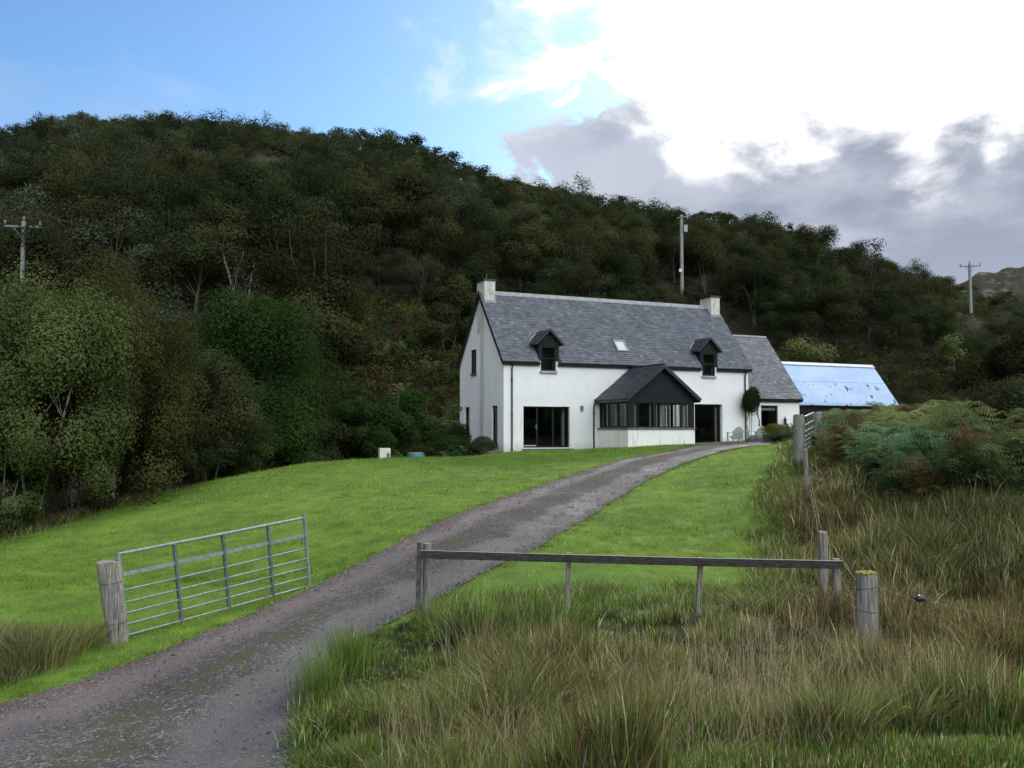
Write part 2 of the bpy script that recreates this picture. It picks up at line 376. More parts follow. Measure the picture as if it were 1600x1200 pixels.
# outlines on the ground (x, y in metres)
gp = lambda l: [tuple(ground(*p)[:2]) for p in l]
DL = gp([(-700,1300),(-300,1200),(0,1098),(100,1072),(200,1040),(300,1000),(400,955),(500,912),(600,862),(700,812),(780,782),(850,757),(950,725),(1050,706)])+[(9.2,43.2),(12.5,45.6),(15.4,47.6)]
DR = gp([(430,1340),(462,1230),(465,1140),(490,1080),(520,1032),(590,985),(650,950),(700,930),(760,893),(840,857),(900,820),(960,783),(1010,752),(1060,729),(1120,709)])+[(12.0,41.5),(14.2,43.5),(16.4,45.8)]
def resample(P, n):
    P = np.array(P); s = np.concatenate([[0], np.cumsum(np.hypot(*np.diff(P, axis=0).T))]); t_ = np.linspace(0, s[-1], n)
    X = np.interp(t_, s, P[:, 0]); Y = np.interp(t_, s, P[:, 1]); k = np.ones(5)/5
    if n > 40:
        for _ in range(3):
            X[2:-2] = np.convolve(X, k, 'valid'); Y[2:-2] = np.convolve(Y, k, 'valid')
    return np.stack([X, Y], -1)
dl = resample(DL, 260); dr = resample(DR, 260)
DRIVE = [tuple(p) for p in dl]+[tuple(p) for p in dr[::-1]]
LAWN = [(-16,8),(-8,6.0)]+[tuple(p) for p in gp([(0,1105),(200,1040)])]+gp([(700,960),(900,950),(1060,946),(1225,940),(1238,862),(1240,805),(1243,760)])+[(8.2,26.5),(9.6,32),(13.5,40),(17,46),(19.5,49),(22,54),(14,52),(6,46),(0,43.5),(-2.6,41.8)]+[((px-800)/F*Y, Y) for px, Y in ((600,40.2),(520,38.4),(450,36.0),(380,33.9),(300,31.4),(230,28.8),(160,26.4),(90,24.6),(0,23.2),(-80,22.3))]+[(-20,20)]
ROUGH = gp([(463,1260),(463,1150),(490,1078),(520,1030),(600,985),(650,962),(760,958),(900,955),(1060,952),(1225,945),(1236,862),(1240,805),(1244,760)])+[(8.6,26.8),(9.8,28),(22,28),(22,3),(0,3)]

# ground sheet
def build_ground():
    a1 = np.radians(np.arange(-44, 44.01, .3)); a2 = np.radians(np.arange(48, 316, 4.)); ang = np.concatenate([a1, a2]); na = len(ang)
    rad = np.concatenate([[.6], np.geomspace(1.5, 60, 190), np.geomspace(61, 420, 110), [500, 800, 1500, 3000]]); nr = len(rad)
    rr, aa = np.meshgrid(rad, ang, indexing='ij'); X = (rr*np.sin(aa)).ravel(); Y = (rr*np.cos(aa)).ravel()
    Z = H(X, Y)
    mic = (vnoise(X, Y, 2.1, 1)-.5)*.05+(vnoise(X, Y, .6, 2)-.5)*.06
    Xs, Ys = X, Y
    indr = poly_in(Xs, Ys, DRIVE); Z = Z+np.where(Y < 55, 0, 0)
    i, j = np.meshgrid(np.arange(nr-1), np.arange(na), indexing='ij'); j2 = (j+1) % na
    q = np.stack([i*na+j, i*na+j2, (i+1)*na+j2, (i+1)*na+j], -1).reshape(-1, 4)[:, ::-1]
    lawn = poly_in(X, Y, LAWN); rough = poly_in(X, Y, ROUGH)
    c = np.zeros((len(X), 3)); c[:] = (.026, .024, .016)
    c[lawn] = (.10, .18, .03); c[rough] = (.026, .032, .014); c[Y < -40] = (.035, .045, .018)
    V = np.stack([X, Y, Z], -1); V = np.vstack([V, [[0, 0, h1(0, 0)]]]); c = np.vstack([c, [[.08, .1, .03]]])
    tr = np.array([[len(V)-1, (k+1) % na, k] for k in range(na)])
    me = npmesh('ground', V, q, tr, c, smooth=True)
    m, t = mat('ground_turf_and_soil'); o = objco(t)
    n1 = t.noise(o, 1.3, 6, .6); n2 = t.noise(o, 14, 5, .7); n3 = t.noise(o, .35, 4)
    k = t.mix(t.step(n1, .3, .7), (.75, .72, .7), (1.2, 1.22, 1.1)); cc = t.mix(1., attr(t), k, 'MULTIPLY')
    cc = t.mix(1., cc, t.mix(n2, (.55, .55, .55), (1.5, 1.45, 1.4)), 'MULTIPLY')
    cc = t.mix(1., cc, t.mix(t.step(n3, .35, .65), (.85, .88, .9), (1.12, 1.08, 1.0)), 'MULTIPLY')
    pbr(t, cc, 1., t.m('ADD', n2, n1), .7, .06, spec=.1)
    o_ = link('ground', me, m); tag(o_, kind='structure')
build_ground()

# driveway sheet
def build_drive():
    n = len(dl); k = 26; s = np.linspace(0, 1, k)
    P = dl[:, None]*(1-s)[None, :, None]+dr[:, None]*s[None, :, None]
    e = (vnoise(np.arange(n)*.7, np.zeros(n), 1., 5)-.5)
    d_ = (dr-dl); d_ = d_/np.hypot(*d_.T)[:, None]
    P[:, 0] += d_*e[:, None]*.10; P[:, -1] -= d_*np.roll(e, 17)[:, None]*.10
    X = P[..., 0].ravel(); Y = P[..., 1].ravel()
    S = np.tile(s, n); rut = -.035*np.exp(-((S-.22)/.1)**2)-.035*np.exp(-((S-.8)/.1)**2)+.012*np.exp(-((S-.5)/.12)**2)
    Z = H(X, Y)+.045+.0008*Y+rut-.040*(np.abs(S-.5)*2)**6+(vnoise(X, Y, 5, 3)-.5)*.012
    i, j = np.meshgrid(np.arange(n-1), np.arange(k-1), indexing='ij')
    q = np.stack([i*k+j, i*k+j+1, (i+1)*k+j+1, (i+1)*k+j], -1).reshape(-1, 4)[:, ::1]
    T = np.repeat(np.arange(n)*.25, k)
    me = npmesh('driveway', np.stack([X, Y, Z], -1), q, uv=np.stack([S, T], -1), smooth=True)
    m, t = mat('gravel_driveway'); o = objco(t)
    uv = t.node('ShaderNodeTexCoord').outputs['UV']; su = t.node('ShaderNodeSeparateXYZ'); t.put(su.inputs[0], uv); S_ = su.outputs[0]
    wob = t.m('ADD', S_, t.m('MULTIPLY', t.m('SUBTRACT', t.noise(o, .8, 4), .5), .35))
    base = t.mix(t.step(t.noise(o, .55, 5, .6), .35, .68), (.045, .043, .046), (.092, .086, .087))
    red = t.mix(t.step(t.noise(o, .5, 3), .35, .6), (.088, .062, .060), (.125, .092, .088))
    c = t.mix(t.m('MULTIPLY', t.step(wob, .42, .12), .85), base, red)
    smooth_tr = t.m('MAXIMUM', t.m('MULTIPLY', t.step(wob, .07, .17), t.step(wob, .36, .24)), t.m('MULTIPLY', t.step(wob, .62, .72), t.step(wob, 1.02, .9)))
    c = t.mix(t.m('MULTIPLY', smooth_tr, .3), c, (.106, .100, .104))
    v = t.node('ShaderNodeTexVoronoi'); t.put(v.inputs[0], o); v.inputs['Scale'].default_value = 42
    v2 = t.node('ShaderNodeTexVoronoi'); t.put(v2.inputs[0], o); v2.inputs['Scale'].default_value = 85
    st = t.mix(t.step(v.outputs['Distance'], .15, .55), v.outputs['Color'], (0, 0, 0)); bw = t.node('ShaderNodeRGBToBW'); t.l.new(v.outputs['Color'], bw.inputs[0])
    bw2 = t.node('ShaderNodeRGBToBW'); t.l.new(v2.outputs['Color'], bw2.inputs[0])
    gr = t.m('MULTIPLY', t.m('MULTIPLY_ADD', bw.outputs[0], 1.3, .35), t.m('MULTIPLY_ADD', bw2.outputs[0], 1.2, .4))
    grm = t.mix(smooth_tr, gr, t.m('MULTIPLY_ADD', gr, .3, .7))
    c = t.mix(1., c, grm, 'MULTIPLY')
    c = t.mix(t.m('MULTIPLY', t.step(bw.outputs[0], .76, .82), t.m('MULTIPLY_ADD', smooth_tr, -.45, .6)), c, (.27, .26, .25))
    mid = t.m('MULTIPLY', t.m('MULTIPLY', t.step(wob, .36, .46), t.step(wob, .66, .54)), t.step(t.noise(o, 5, 5, .7), .46, .56))
    c = t.mix(t.m('MULTIPLY', mid, .85), c, (.062, .060, .028))
    wet = t.step(t.noise(t.scale(o, (1, .6, 1)), .9, 4), .5, .62)
    ro = t.mix(t.m('MULTIPLY', smooth_tr, t.m('MULTIPLY_ADD', wet, .6, .4)), (.97, .97, .97), (.72, .72, .72))
    c = t.mix(t.m('MULTIPLY', t.m('MULTIPLY', wet, .45), smooth_tr), c, (.055, .056, .066))
    pbr(t, c, ro, t.m('MULTIPLY', t.m('SUBTRACT', 1., t.m('ADD', v.outputs['Distance'], t.m('MULTIPLY', v2.outputs['Distance'], .5))), t.m('MULTIPLY_ADD', smooth_tr, -.75, 1.)), 1., .02, spec=.25)
    tag(link('driveway', me, m), kind='structure')
build_drive()

# far rocky hill
def build_far():
    n, k = 150, 50; px = np.linspace(1380, 2300, n); tt = np.linspace(0, 1, k)
    top = np.interp(px, [1380,1440,1490,1505,1520,1532,1560,1572,1600,1650,1800,2300], [500,480,449,440,437,426,425,417,415,400,380,420])
    PX, T = np.meshgrid(px, tt, indexing='ij'); Yd = 420+T*150
    zt = (HOR-top[:, None])/F*570; Z = -25+(zt+25)*T**.8
    X = (PX-800)/F*Yd
    Z = Z+((vnoise(X, Yd*1., .07, 8)-.5)*11+(vnoise(X, Yd, .2, 9)-.5)*4)*np.sin(np.pi*np.clip(T, 0, 1))+(vnoise(X, Yd*0, .16, 10)-.5)*3*T
    X = np.concatenate([X, X[:, -1:]]  , 1); Yd = np.concatenate([Yd, Yd[:, -1:]+120], 1); Z = np.concatenate([Z, Z[:, -1:]-70], 1); k += 1
    i, j = np.meshgrid(np.arange(n-1), np.arange(k-1), indexing='ij')
    q = np.stack([i*k+j, (i+1)*k+j, (i+1)*k+j+1, i*k+j+1], -1).reshape(-1, 4)
    m, t = mat('heather_and_rock'); o = objco(t)
    rk = t.step(t.noise(t.scale(o, (1, 1, .8)), .11, 8, .72), .52, .62)
    c = t.mix(rk, t.mix(t.noise(o, .06, 5), (.05, .045, .032), (.085, .075, .05)), t.mix(t.noise(o, .3, 5), (.10, .10, .10), (.24, .23, .23)))
    pbr(t, c, 1., t.noise(o, .2, 8, .7), 1., 4., spec=.1)
    tag(link('rocky_hill', npmesh('rocky_hill', np.stack([X, Yd, Z], -1).reshape(-1, 3), q), m), kind='structure')
build_far()

# ------------------------------------------------------------------ the house
PHI = .421; HO = Vector((-.4046, 43.1917, -1.0154)); L_, W_, RG, HE = 14.68, 5.93, 8.09, 4.5
def toworld(u, v, z=0.): return HO+Vector((math.cos(PHI)*u-math.sin(PHI)*v, math.sin(PHI)*u+math.cos(PHI)*v, z))
house = empty('cottage', HO, PHI, 'long white harled cottage with slate roof, two black dormers and a black timber porch', 'house')
def wall_with_holes(mb, axis, off, th, a0, a1, z0, z1, holes):
    """a wall slab lying at axis=off..off+th, spanning a0..a1, with rectangular openings; cells so faces never overlap"""
    As = sorted({a0, a1, *[h for q in holes for h in q[:2]]}); Zs = sorted({z0, z1, *[h for q in holes for h in q[2:]]})
    for i in range(len(As)-1):
        run = None
        for j in range(len(Zs)):
            solid = j < len(Zs)-1 and not any(h[0] <= As[i] and As[i+1] <= h[1] and h[2] <= Zs[j] and Zs[j+1] <= h[3] for h in holes)
            if solid and run is None: run = Zs[j]
            if not solid and run is not None:
                if axis == 'y': mb.box(As[i], As[i+1], off, off+th, run, Zs[j])
                else: mb.box(off, off+th, As[i], As[i+1], run, Zs[j])
                run = None
rs = (RG-HE)/(W_/2)
TH = .35
mb = MB()
FH = [(1.05, 3.6, .2, 2.22), (11.1, 12.9, -.2, 2.45), (2.0, 2.82, 3.97, HE), (11.62, 12.44, 3.97, HE)]
wall_with_holes(mb, 'y', 0, TH, 0, L_, -1.2, HE, FH)
wall_with_holes(mb, 'x', 0, TH, TH, W_-TH, -1.2, HE, [(.75, 1.5, .2, 2.26), (4.5, 5.25, .3, 2.28)])
mb.box(0, L_, W_-TH, W_, -1.2, HE); mb.box(L_-TH, L_, TH, W_-TH, -1.2, HE)
# gable triangles (left has a window straddling the wall head)
yw0, yw1, zw0, zw1 = 3.55, 4.15, 4.0, 5.26
mb2 = MB()
def tri(x0, x1, hole=None):
    if hole is None: mb.prism([(0.0, HE), (W_, HE), (W_/2, RG)], 'x', x0, x1); return
    a, b, z1 = hole; zr_ = lambda y: HE+rs*min(y, W_-y)
    mb.prism([(0, HE), (a, HE), (a, z1), (a, zr_(a)), (W_/2, RG)], 'x', x0, x1)
    mb.prism([(a, z1), (b, z1), (b, zr_(b)), (a, zr_(a))], 'x', x0, x1)
    mb.prism([(b, HE), (W_, HE), (b, zr_(b))], 'x', x0, x1)
tri(0, TH, (yw0, yw1, zw1)); tri(L_-TH, L_)
wall = mb.build('wall', M['harl'], house)
# interior
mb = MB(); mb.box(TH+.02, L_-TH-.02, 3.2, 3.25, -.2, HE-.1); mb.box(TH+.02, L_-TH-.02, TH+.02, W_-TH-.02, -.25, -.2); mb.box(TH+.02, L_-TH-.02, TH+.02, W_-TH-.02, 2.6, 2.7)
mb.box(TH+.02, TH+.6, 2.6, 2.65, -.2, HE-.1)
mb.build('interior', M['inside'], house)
mb = MB(); mb.box(3.4, 3.55, .45, .62, .2, 2.2); mb.build('curtain', M['pale_panel'], house)
def slates(name, origin, ex, es, length, slope, parent, matr=None, seed=1, keep=None, gauge=.15, wd=.24, tone=(.104, .116, .138), var=.30):
    """rows of thin overlapping slates on a slope: ex along the eave, es up the slope"""
    q = np.random.default_rng(seed); ex = Vector(ex).normalized(); es = Vector(es).normalized(); nn = ex.cross(es).normalized()
    if nn.z < 0: nn = -nn
    V = []; Fq = []; C = []; rows = int(slope/gauge)
    for r in range(rows):
        s0 = r*gauge; x = -(r % 2)*wd/2
        while x < length:
            wv = wd*q.uniform(.8, 1.2); a = max(0, x); b = min(length, x+wv-.008); x += wv
            if b-a < .03: continue
            s1 = min(slope, s0+gauge*1.6); j0 = q.uniform(-.008, .008); th = .02+q.uniform(0, .022)
            c = (a+b)/2
            if keep is not None and not keep(c, s0+gauge/2): continue
            P = [(a, s0+j0, th+.016), (b, s0+j0+q.uniform(-.006, .006), th+.016+q.uniform(-.006, .006)), (b, s1, .006), (a, s1, .006), (a, s0+j0, .0), (b, s0+j0, .0)]
            o_ = len(V); V += [Vector(origin)+ex*p[0]+es*p[1]+nn*p[2] for p in P]
            Fq += [(o_, o_+1, o_+2, o_+3), (o_+4, o_+5, o_+1, o_)]
            k = 1+q.uniform(-var, var); k *= (1.35 if q.random() < .1 else 1)
            C += [(tone[0]*k, tone[1]*k, tone[2]*k*q.uniform(.97, 1.05))]*6
    me = npmesh(name, [tuple(v) for v in V], Fq, col=C)
    return link(name, me, matr or M['slate'], parent)
OH = .14                                   # eave overhang
sl_len = math.hypot(W_/2+OH, RG-HE+OH*rs); es = Vector((0, W_/2+OH, RG-HE+OH*rs)).normalized()
z_e = HE-OH*rs
# roof decks with notches for the dormers
roof = MB()
for s in (1, -1):
    y0 = -OH if s == 1 else W_+OH; cy = W_/2
    n = Vector((0, -s*(RG-HE), W_/2)).normalized()*.07
    a = Vector((0, y0, z_e)); b = Vector((0, cy, RG))
    if s == 1:
        segs = [(-.12, 1.84, 0), (1.84, 2.98, 1), (2.98, 11.46, 0), (11.46, 12.6, 1), (12.6, L_+.12, 0)]
    else: segs = [(-.12, L_+.12, 0)]
    for u0, u1, notch in segs:
        a2 = a+(b-a)*.31 if notch else a
        P = [(u, p.y, p.z) for u in (u0, u1) for p in (a2, b, b+Vector((0, 0, n.length/abs(n.normalized().z))), a2+n)]
        roof.add(P, [(0, 1, 2, 3), (7, 6, 5, 4), (0, 4, 5, 1), (1, 5, 6, 2), (2, 6, 7, 3), (3, 7, 4, 0)])
ro = roof.build('roof', M['slate_base'], house)
nrm = Vector((0, -(RG-HE), W_/2)).normalized()
def dorm_keep(x, s):
    for c in (2.41+.14, 12.03+.14):
        if abs(x-c) < .56 and s < 1.35: return False
    return True
slates('slates', Vector((-.14, -OH, z_e))+nrm*.07, (1, 0, 0), es, L_+.28, sl_len, ro, seed=3, keep=dorm_keep)
mb = MB()                                  # ridge tiles
x = .62
while x < L_-.6:
    x1 = min(x+.46, L_-.6); zt = RG+.13
    for sg in (1, -1): mb.add([(x, W_/2, zt+.05), (x1-.012, W_/2, zt+.05), (x1-.012, W_/2-sg*.16, zt-.16), (x, W_/2-sg*.16, zt-.16), (x, W_/2, zt), (x1-.012, W_/2, zt), (x1-.012, W_/2-sg*.16, zt-.2), (x, W_/2-sg*.16, zt-.2)], [(0, 1, 2, 3), (3, 2, 6, 7), (0, 3, 7, 4), (1, 5, 6, 2)])
    x = x1
mb.build('ridge_tiles', M['ridge'], ro)
mb = MB()                                  # verge boards
for x0 in (-.15, L_+.125):
    mb = MB()
    for s in (1, -1):
        y0 = -OH-.03 if s == 1 else W_+OH+.03
        mb.prism([(y0, z_e-.12), (W_/2, RG-.14), (W_/2, RG+.13), (y0, z_e+.13)], 'x', x0, x0+.025)
    mb.build('verge_board', M['blackpaint'], ro)
def gutter(x0, x1, y, z, parent, skips=()):
    g = MB(); xs = [x0]
    for a, b in skips: xs += [a, b]
    xs.append(x1)
    for i in range(0, len(xs), 2):
        pr = [(y+.06*math.cos(th), z+.06*math.sin(th)) for th in np.linspace(math.pi, 2*math.pi, 8)]+[(y+.05*math.cos(th), z+.05*math.sin(th)) for th in np.linspace(2*math.pi, math.pi, 8)]
        g.prism(pr, 'x', xs[i], xs[i+1])
        g.box(xs[i]+.01, xs[i+1]-.01, y+.07, y+.105, z-.13, z+.05)
    return g.build('gutter', M['blackpaint'], parent)
gutter(-.1, L_+.12, -OH-.02, z_e+.01, house, [(1.93, 2.9), (11.53, 12.52)])
def pipe(name, pts, parent, r=.038):
    g = MB(); g.tube(pts, r, 8)
    for k in range(1, len(pts)):
        a, b = Vector(pts[k-1]), Vector(pts[k])
        if abs(a.z-b.z) > 1.5:
            for f in (.12, .5, .88):
                p = a.lerp(b, f); g.tube([p+Vector((0, 0, -.03)), p+Vector((0, 0, .03))], r*1.35, 8)
    return g.build(name, M['blackpaint'], parent)
pipe('downpipe', [(.42, -.16, z_e), (.42, -.14, z_e-.12), (.42, -.055, z_e-.3), (.42, -.055, -.4)], house)
pipe('downpipe', [(14.42, -.16, z_e), (14.42, -.14, z_e-.12), (14.42, -.055, z_e-.3), (14.42, -.055, -.2)], house)
# chimneys
def chimney(x0, x1, aerial):
    cm = MB(); y0, y1 = W_/2-.52, W_/2+.52; zt = RG+.62
    cm.box(x0, x1, y0, y1, HE+1.5, zt)
    c = cm.build('chimney', M['chim'], ro, .015)
    k = MB(); k.box(x0-.06, x1+.06, y0-.06, y1+.06, zt+.002, zt+.075); k.box(x0+.1, x1-.1, y0+.2, y1-.2, zt+.075, zt+.1); k.build('coping', M['blackpaint'], c)
    k = MB(); zz = lambda y: HE+rs*y+.15
    k.box(x0-.02, x1+.03, y0-.05, y0-.003, zz(y0)-.06, zz(y0)+.1); k.build('flashing', M['lead'], c)
    if aerial:
        k = MB(); k.tube([(x0+.32, W_/2, zt+.05), (x0+.32, W_/2, zt+.42)], .018, 6); k.tube([(x0+.32, W_/2-.1, zt+.36), (x0+.32, W_/2+.12, zt+.36)], .01, 5); k.build('aerial', M['galvdark'], c)
chimney(-.004, .60, True); chimney(L_-.62, L_+.004, False)
# windows and doors: frame bars round an opening in plane y (front) or x (gable)
def window(name, parent, ax, off, a0, a1, z0, z1, mull=(), tr=(), fw=.07, dp=.07, frame=None, glass=True):
    g = MB()
    def bx(p0, p1, q0, q1, d=0.):
        if ax == 'y': g.box(p0, p1, off+d, off+dp-d, q0, q1)
        else: g.box(off+d, off+dp-d, p0, p1, q0, q1)
    bx(a0, a0+fw, z0, z1); bx(a1-fw, a1, z0, z1); bx(a0+fw, a1-fw, z1-fw, z1); bx(a0+fw, a1-fw, z0, z0+fw)
    for mpos in mull: bx(mpos-fw*.55, mpos+fw*.55, z0+fw, z1-fw, .004)
    for q in tr: bx(a0+fw, a1-fw, q-fw*.4, q+fw*.4, .008)
    fo = g.build(name, frame or M['black'], parent)
    if glass:
        p = MB(); o2 = off+dp/2
        if ax == 'y': p.add([(a0+.02, o2, z0+.02), (a1-.02, o2, z0+.02), (a1-.02, o2, z1-.02), (a0+.02, o2, z1-.02)], [(0, 1, 2, 3)])
        else: p.add([(o2, a0+.02, z0+.02), (o2, a1-.02, z0+.02), (o2, a1-.02, z1-.02), (o2, a0+.02, z1-.02)], [(0, 3, 2, 1)])
        p.build('pane', M['glass'], fo)
    return fo
fd = window('patio_door', house, 'y', .13, 1.05, 3.6, .2, 2.22, mull=(1.85, 2.72), fw=.08)
mb = MB(); mb.box(1.78, 1.80, .09, .12, 1.1, 1.35); mb.box(1.70, 1.80, .085, .105, 1.2, 1.225); mb.build('handle', M['galv'], fd)
mb = MB(); mb.box(1.12, 1.78, .10, .128, .27, .33); mb.build('threshold', M['stone'], fd)
mb = MB(); mb.box(1.0, 3.65, -.35, -.005, -.35, .15); mb.build('doorstep', M['rock'], house, .01)
d2 = window('front_door', house, 'y', .2, 11.1, 12.9, 0.1, 2.45, mull=(12.55,), fw=.09)
mb = MB(); mb.box(12.68, 12.78, .34, .36, .3, 2.3); mb.build('side_light', M['pale_panel'], d2)
mb = MB(); mb.box(11.0, 13.0, -.5, -.005, -.2, .32); mb.build('doorstep', M['rock'], house)
window('gable_window', house, 'x', .1, .75, 1.5, .2, 2.26, fw=.06); window('gable_window', house, 'x', .1, 4.5, 5.25, .3, 2.28, fw=.06)
mb = MB(); mb.box(.25, .28, .85, 1.1, .3, 2.2); mb.build('curtain', M['pale_panel'], house)
gw = window('gable_window', house, 'x', -.03, yw0, yw1, HE-.5, zw1, fw=.06, dp=.05, glass=True)
mb = MB(); mb.box(-.09, .02, yw0-.06, yw1+.06, HE-.58, HE-.5); mb.build('sill', M['rock'], gw)
mb = MB(); mb.box(-.006, .001, yw0+.03, yw1-.03, HE-.49, zw1-.03); mb.build('shade_backing', M['inside'], gw)  # flat near-black panel behind the pane, room darkness as colour
mb = MB()
for x, z in ((4.26, 2.18),):
    mb.box(x-.06, x+.06, -.1, -.003, z-.14, z+.1)
mb.tube([(4.26, -.06, 2.1), (4.26, -.06, 2.26)], .05, 8); mb.build('wall_lamp', M['galvdark'], house)
mb = MB(); mb.box(-.12, -.003, 5.55, 5.65, 2.1, 2.32); mb.build('wall_lamp', M['galvdark'], house)
# dormers
def dormer(cx):
    hw, zt, ze = .57, 6.05, 5.50                  # half width of the box, apex and eave heights
    roofz = lambda y: HE+rs*y
    d = MB(); yb = (ze-HE)/rs+.35
    for s in (-1, 1):                              # cheeks
        x0, x1 = sorted((cx+s*hw, cx+s*(hw-.07)))
        d.prism([(0.0, HE-.02), (0.0, ze), ((ze-HE)/rs+.3, ze), ((ze-HE)/rs+.1, ze-.2)], 'x', x0, x1)
    dm = d.build('dormer', M['boards'], house)
    g = MB(); g.prism([(cx-hw, 5.2), (cx+hw, 5.2), (cx+hw, ze+.03), (cx, zt-.06), (cx-hw, ze+.03)], 'y', -.04, .03); g.box(cx-hw, cx-.41, -.04, .03, HE-.03, 5.197); g.box(cx+.41, cx+hw, -.04, .03, HE-.03, 5.197); g.build('dormer_gable', M['boards'], dm)
    wn = window('dormer_window', dm, 'y', -.02, cx-.40, cx+.40, 3.99, 5.19, tr=(4.6,), fw=.06, dp=.06)
    g = MB(); g.box(cx-.5, cx+.5, .5, .52, 3.9, 5.3); g.box(cx-.5, cx+.5, .36, .5, 5.2, 5.22); g.build('shade_backing', M['inside'], dm)  # dark planes behind the window, room darkness put into their colour
    g = MB(); g.box(cx-.47, cx+.47, -.1, .0, 3.87, 3.97); g.build('sill', M['stone'], dm)
    yback = (zt-HE)/rs; e = .21; sl = (zt-ze)/(hw)  # little roof, two slopes with slates
    for s in (-1, 1):
        bx = MB(); xe = cx+s*(hw+e); zE = zt-(hw+e)*sl
        y_e = (zE-HE)/rs
        top = [(cx, -.18, zt), (cx, yback+.1, zt), (xe, y_e+.1, zE), (xe, -.18, zE)]
        low = [(p[0], p[1], p[2]-.05) for p in top]
        bx.add(top+low, [(0, 1, 2, 3), (7, 6, 5, 4), (0, 3, 7, 4), (3, 2, 6, 7), (1, 5, 6, 2), (0, 4, 5, 1)])
        rf = bx.build('dormer_roof', M['slate_base'], dm)
        L2 = math.hypot(hw+e, (hw+e)*sl)
        kp = lambda a, q, ye=y_e, yb=yback, L2=L2: a < .18+ye+(yb-ye)*q/L2+.02
        slates('dormer_slates', (xe, -.2, zE+.0), (0, 1, 0), (-s*(hw+e), 0, (hw+e)*sl), yback+.25, L2, dm, seed=int(cx)+s+5, keep=kp, tone=(.075, .08, .09))
        bg_ = MB(); bg_.add([(xe, -.22, zE-.09), (cx, -.22, zt-.1), (cx, -.22, zt+.03), (xe, -.22, zE+.04), (xe, -.195, zE-.09), (cx, -.195, zt-.1), (cx, -.195, zt+.03), (xe, -.195, zE+.04)], [(0, 1, 2, 3), (7, 6, 5, 4), (3, 2, 6, 7), (0, 4, 5, 1), (0, 3, 7, 4)]); bg_.build('bargeboard', M['blackpaint'], dm)
    g = MB(); s = -1                              # lead valley lines on the near side
    P0 = Vector((cx+s*(hw+e+.02), (zt-(hw+e)*sl-HE)/rs, zt-(hw+e)*sl+.10)); P1 = Vector((cx+s*.25, yback-.35, zt-.2+.05))
    g.tube([P0, P1], .035, 5); g.build('flashing', M['lead'], dm); g = MB(); g.tube([(cx-hw-.03, 0.0, HE+.14), (cx-hw-.03, (ze-HE)/rs, ze+.12)], .03, 5); g.build('flashing', M['lead'], dm); g = MB(); g.tube([(cx+hw+.03, 0.0, HE+.14), (cx+hw+.03, (ze-HE)/rs, ze+.12)], .03, 5)
    g.build('flashing', M['lead'], dm)
dormer(2.41); dormer(12.03)
# skylight on the slope
def skylight(u0, u1, s0, s1):
    k = Vector((0, W_/2, RG-HE)).normalized(); o0 = Vector((0, 0, HE))+nrm*.075
    P = lambda u, s, h: o0+Vector((u, 0, 0))+k*s+nrm*h
    g = MB()
    def bar(a, b, c, d, h0, h1_): g.add([P(a, c, h0), P(b, c, h0), P(b, d, h0), P(a, d, h0), P(a, c, h1_), P(b, c, h1_), P(b, d, h1_), P(a, d, h1_)], [(3, 2, 1, 0), (4, 5, 6, 7), (0, 1, 5, 4), (1, 2, 6, 5), (2, 3, 7, 6), (3, 0, 4, 7)])
    w_ = .06
    bar(u0, u1, s0, s0+w_, 0, .11); bar(u0, u1, s1-w_, s1, 0, .11); bar(u0, u0+w_, s0+w_, s1-w_, 0, .11); bar(u1-w_, u1, s0+w_, s1-w_, 0, .11)
    f_ = g.build('skylight', M['lead'], house)
    g = MB(); bar2 = g.add([P(u0+.05, s0+.05, .07), P(u1-.05, s0+.05, .07), P(u1-.05, s1-.05, .07), P(u0+.05, s1-.05, .07), P(u0+.05, s0+.05, .04), P(u1-.05, s0+.05, .04), P(u1-.05, s1-.05, .04), P(u0+.05, s1-.05, .04)], [(0, 1, 2, 3), (7, 6, 5, 4)])
    m, t = mat('skylight_pane'); pbr(t, (.55, .58, .62), .12, spec=.8); g.build('pane', m, f_)
skylight(6.6, 7.25, .72, 1.5)
# porch
PU0, PU1, PV, PE, PA = 5.22, 9.05, -2.85, 2.72, 4.22; PC = (PU0+PU1)/2; SILL = 1.17; WT = 2.42
pm = MB(); wall_with_holes(pm, 'y', PV, .25, PU0, PU1, -1.3, SILL-.08, []); pm.box(PU0, PU0+.25, PV+.25, -.003, -1.3, SILL-.08); pm.box(PU1-.25, PU1, PV+.25, -.003, -1.3, SILL-.08)
porch = pm.build('porch', M['stained'], house)
g = MB(); g.box(PU0-.06, PU1+.06, PV-.06, PV+.28, SILL-.078, SILL); g.box(PU0-.06, PU0+.28, PV+.28, -.004, SILL-.078, SILL); g.box(PU1-.28, PU1+.06, PV+.28, -.004, SILL-.078, SILL); g.build('porch_sill', M['rock'], porch, .008)
g = MB(); g.box(PU0+.02, PU1-.02, PV, PV+.1, WT, PE); g.box(PU0+.02, PU0+.12, PV+.1, -.01, WT, PE); g.box(PU1-.12, PU1-.02, PV+.1, -.01, WT, PE)
g.prism([(PU0+.02, PE), (PU1-.02, PE), (PC, PA-.08)], 'y', PV-.02, PV+.06)
for x0, x1 in ((PU0+.02, PU0+.28), (PU1-.28, PU1-.02)): g.box(x0, x1, PV, PV+.14, SILL+.001, WT)
g.box(PU0+.55, PU0+.6, PV+.01, PV+.1, SILL, WT)
g.build('porch_boarding', M['boards'], porch)
for a, b, mu in ((PU0+.28, 6.72, ()), (6.72, 7.55, ()), (7.55, 8.27, ()), (8.27, PU1-.28, ())):
    window('porch_window', porch, 'y', PV+.02, a, b, SILL+.002, WT-.002, mu, fw=.055)
ys = np.linspace(PV+.14, -.1, 4)
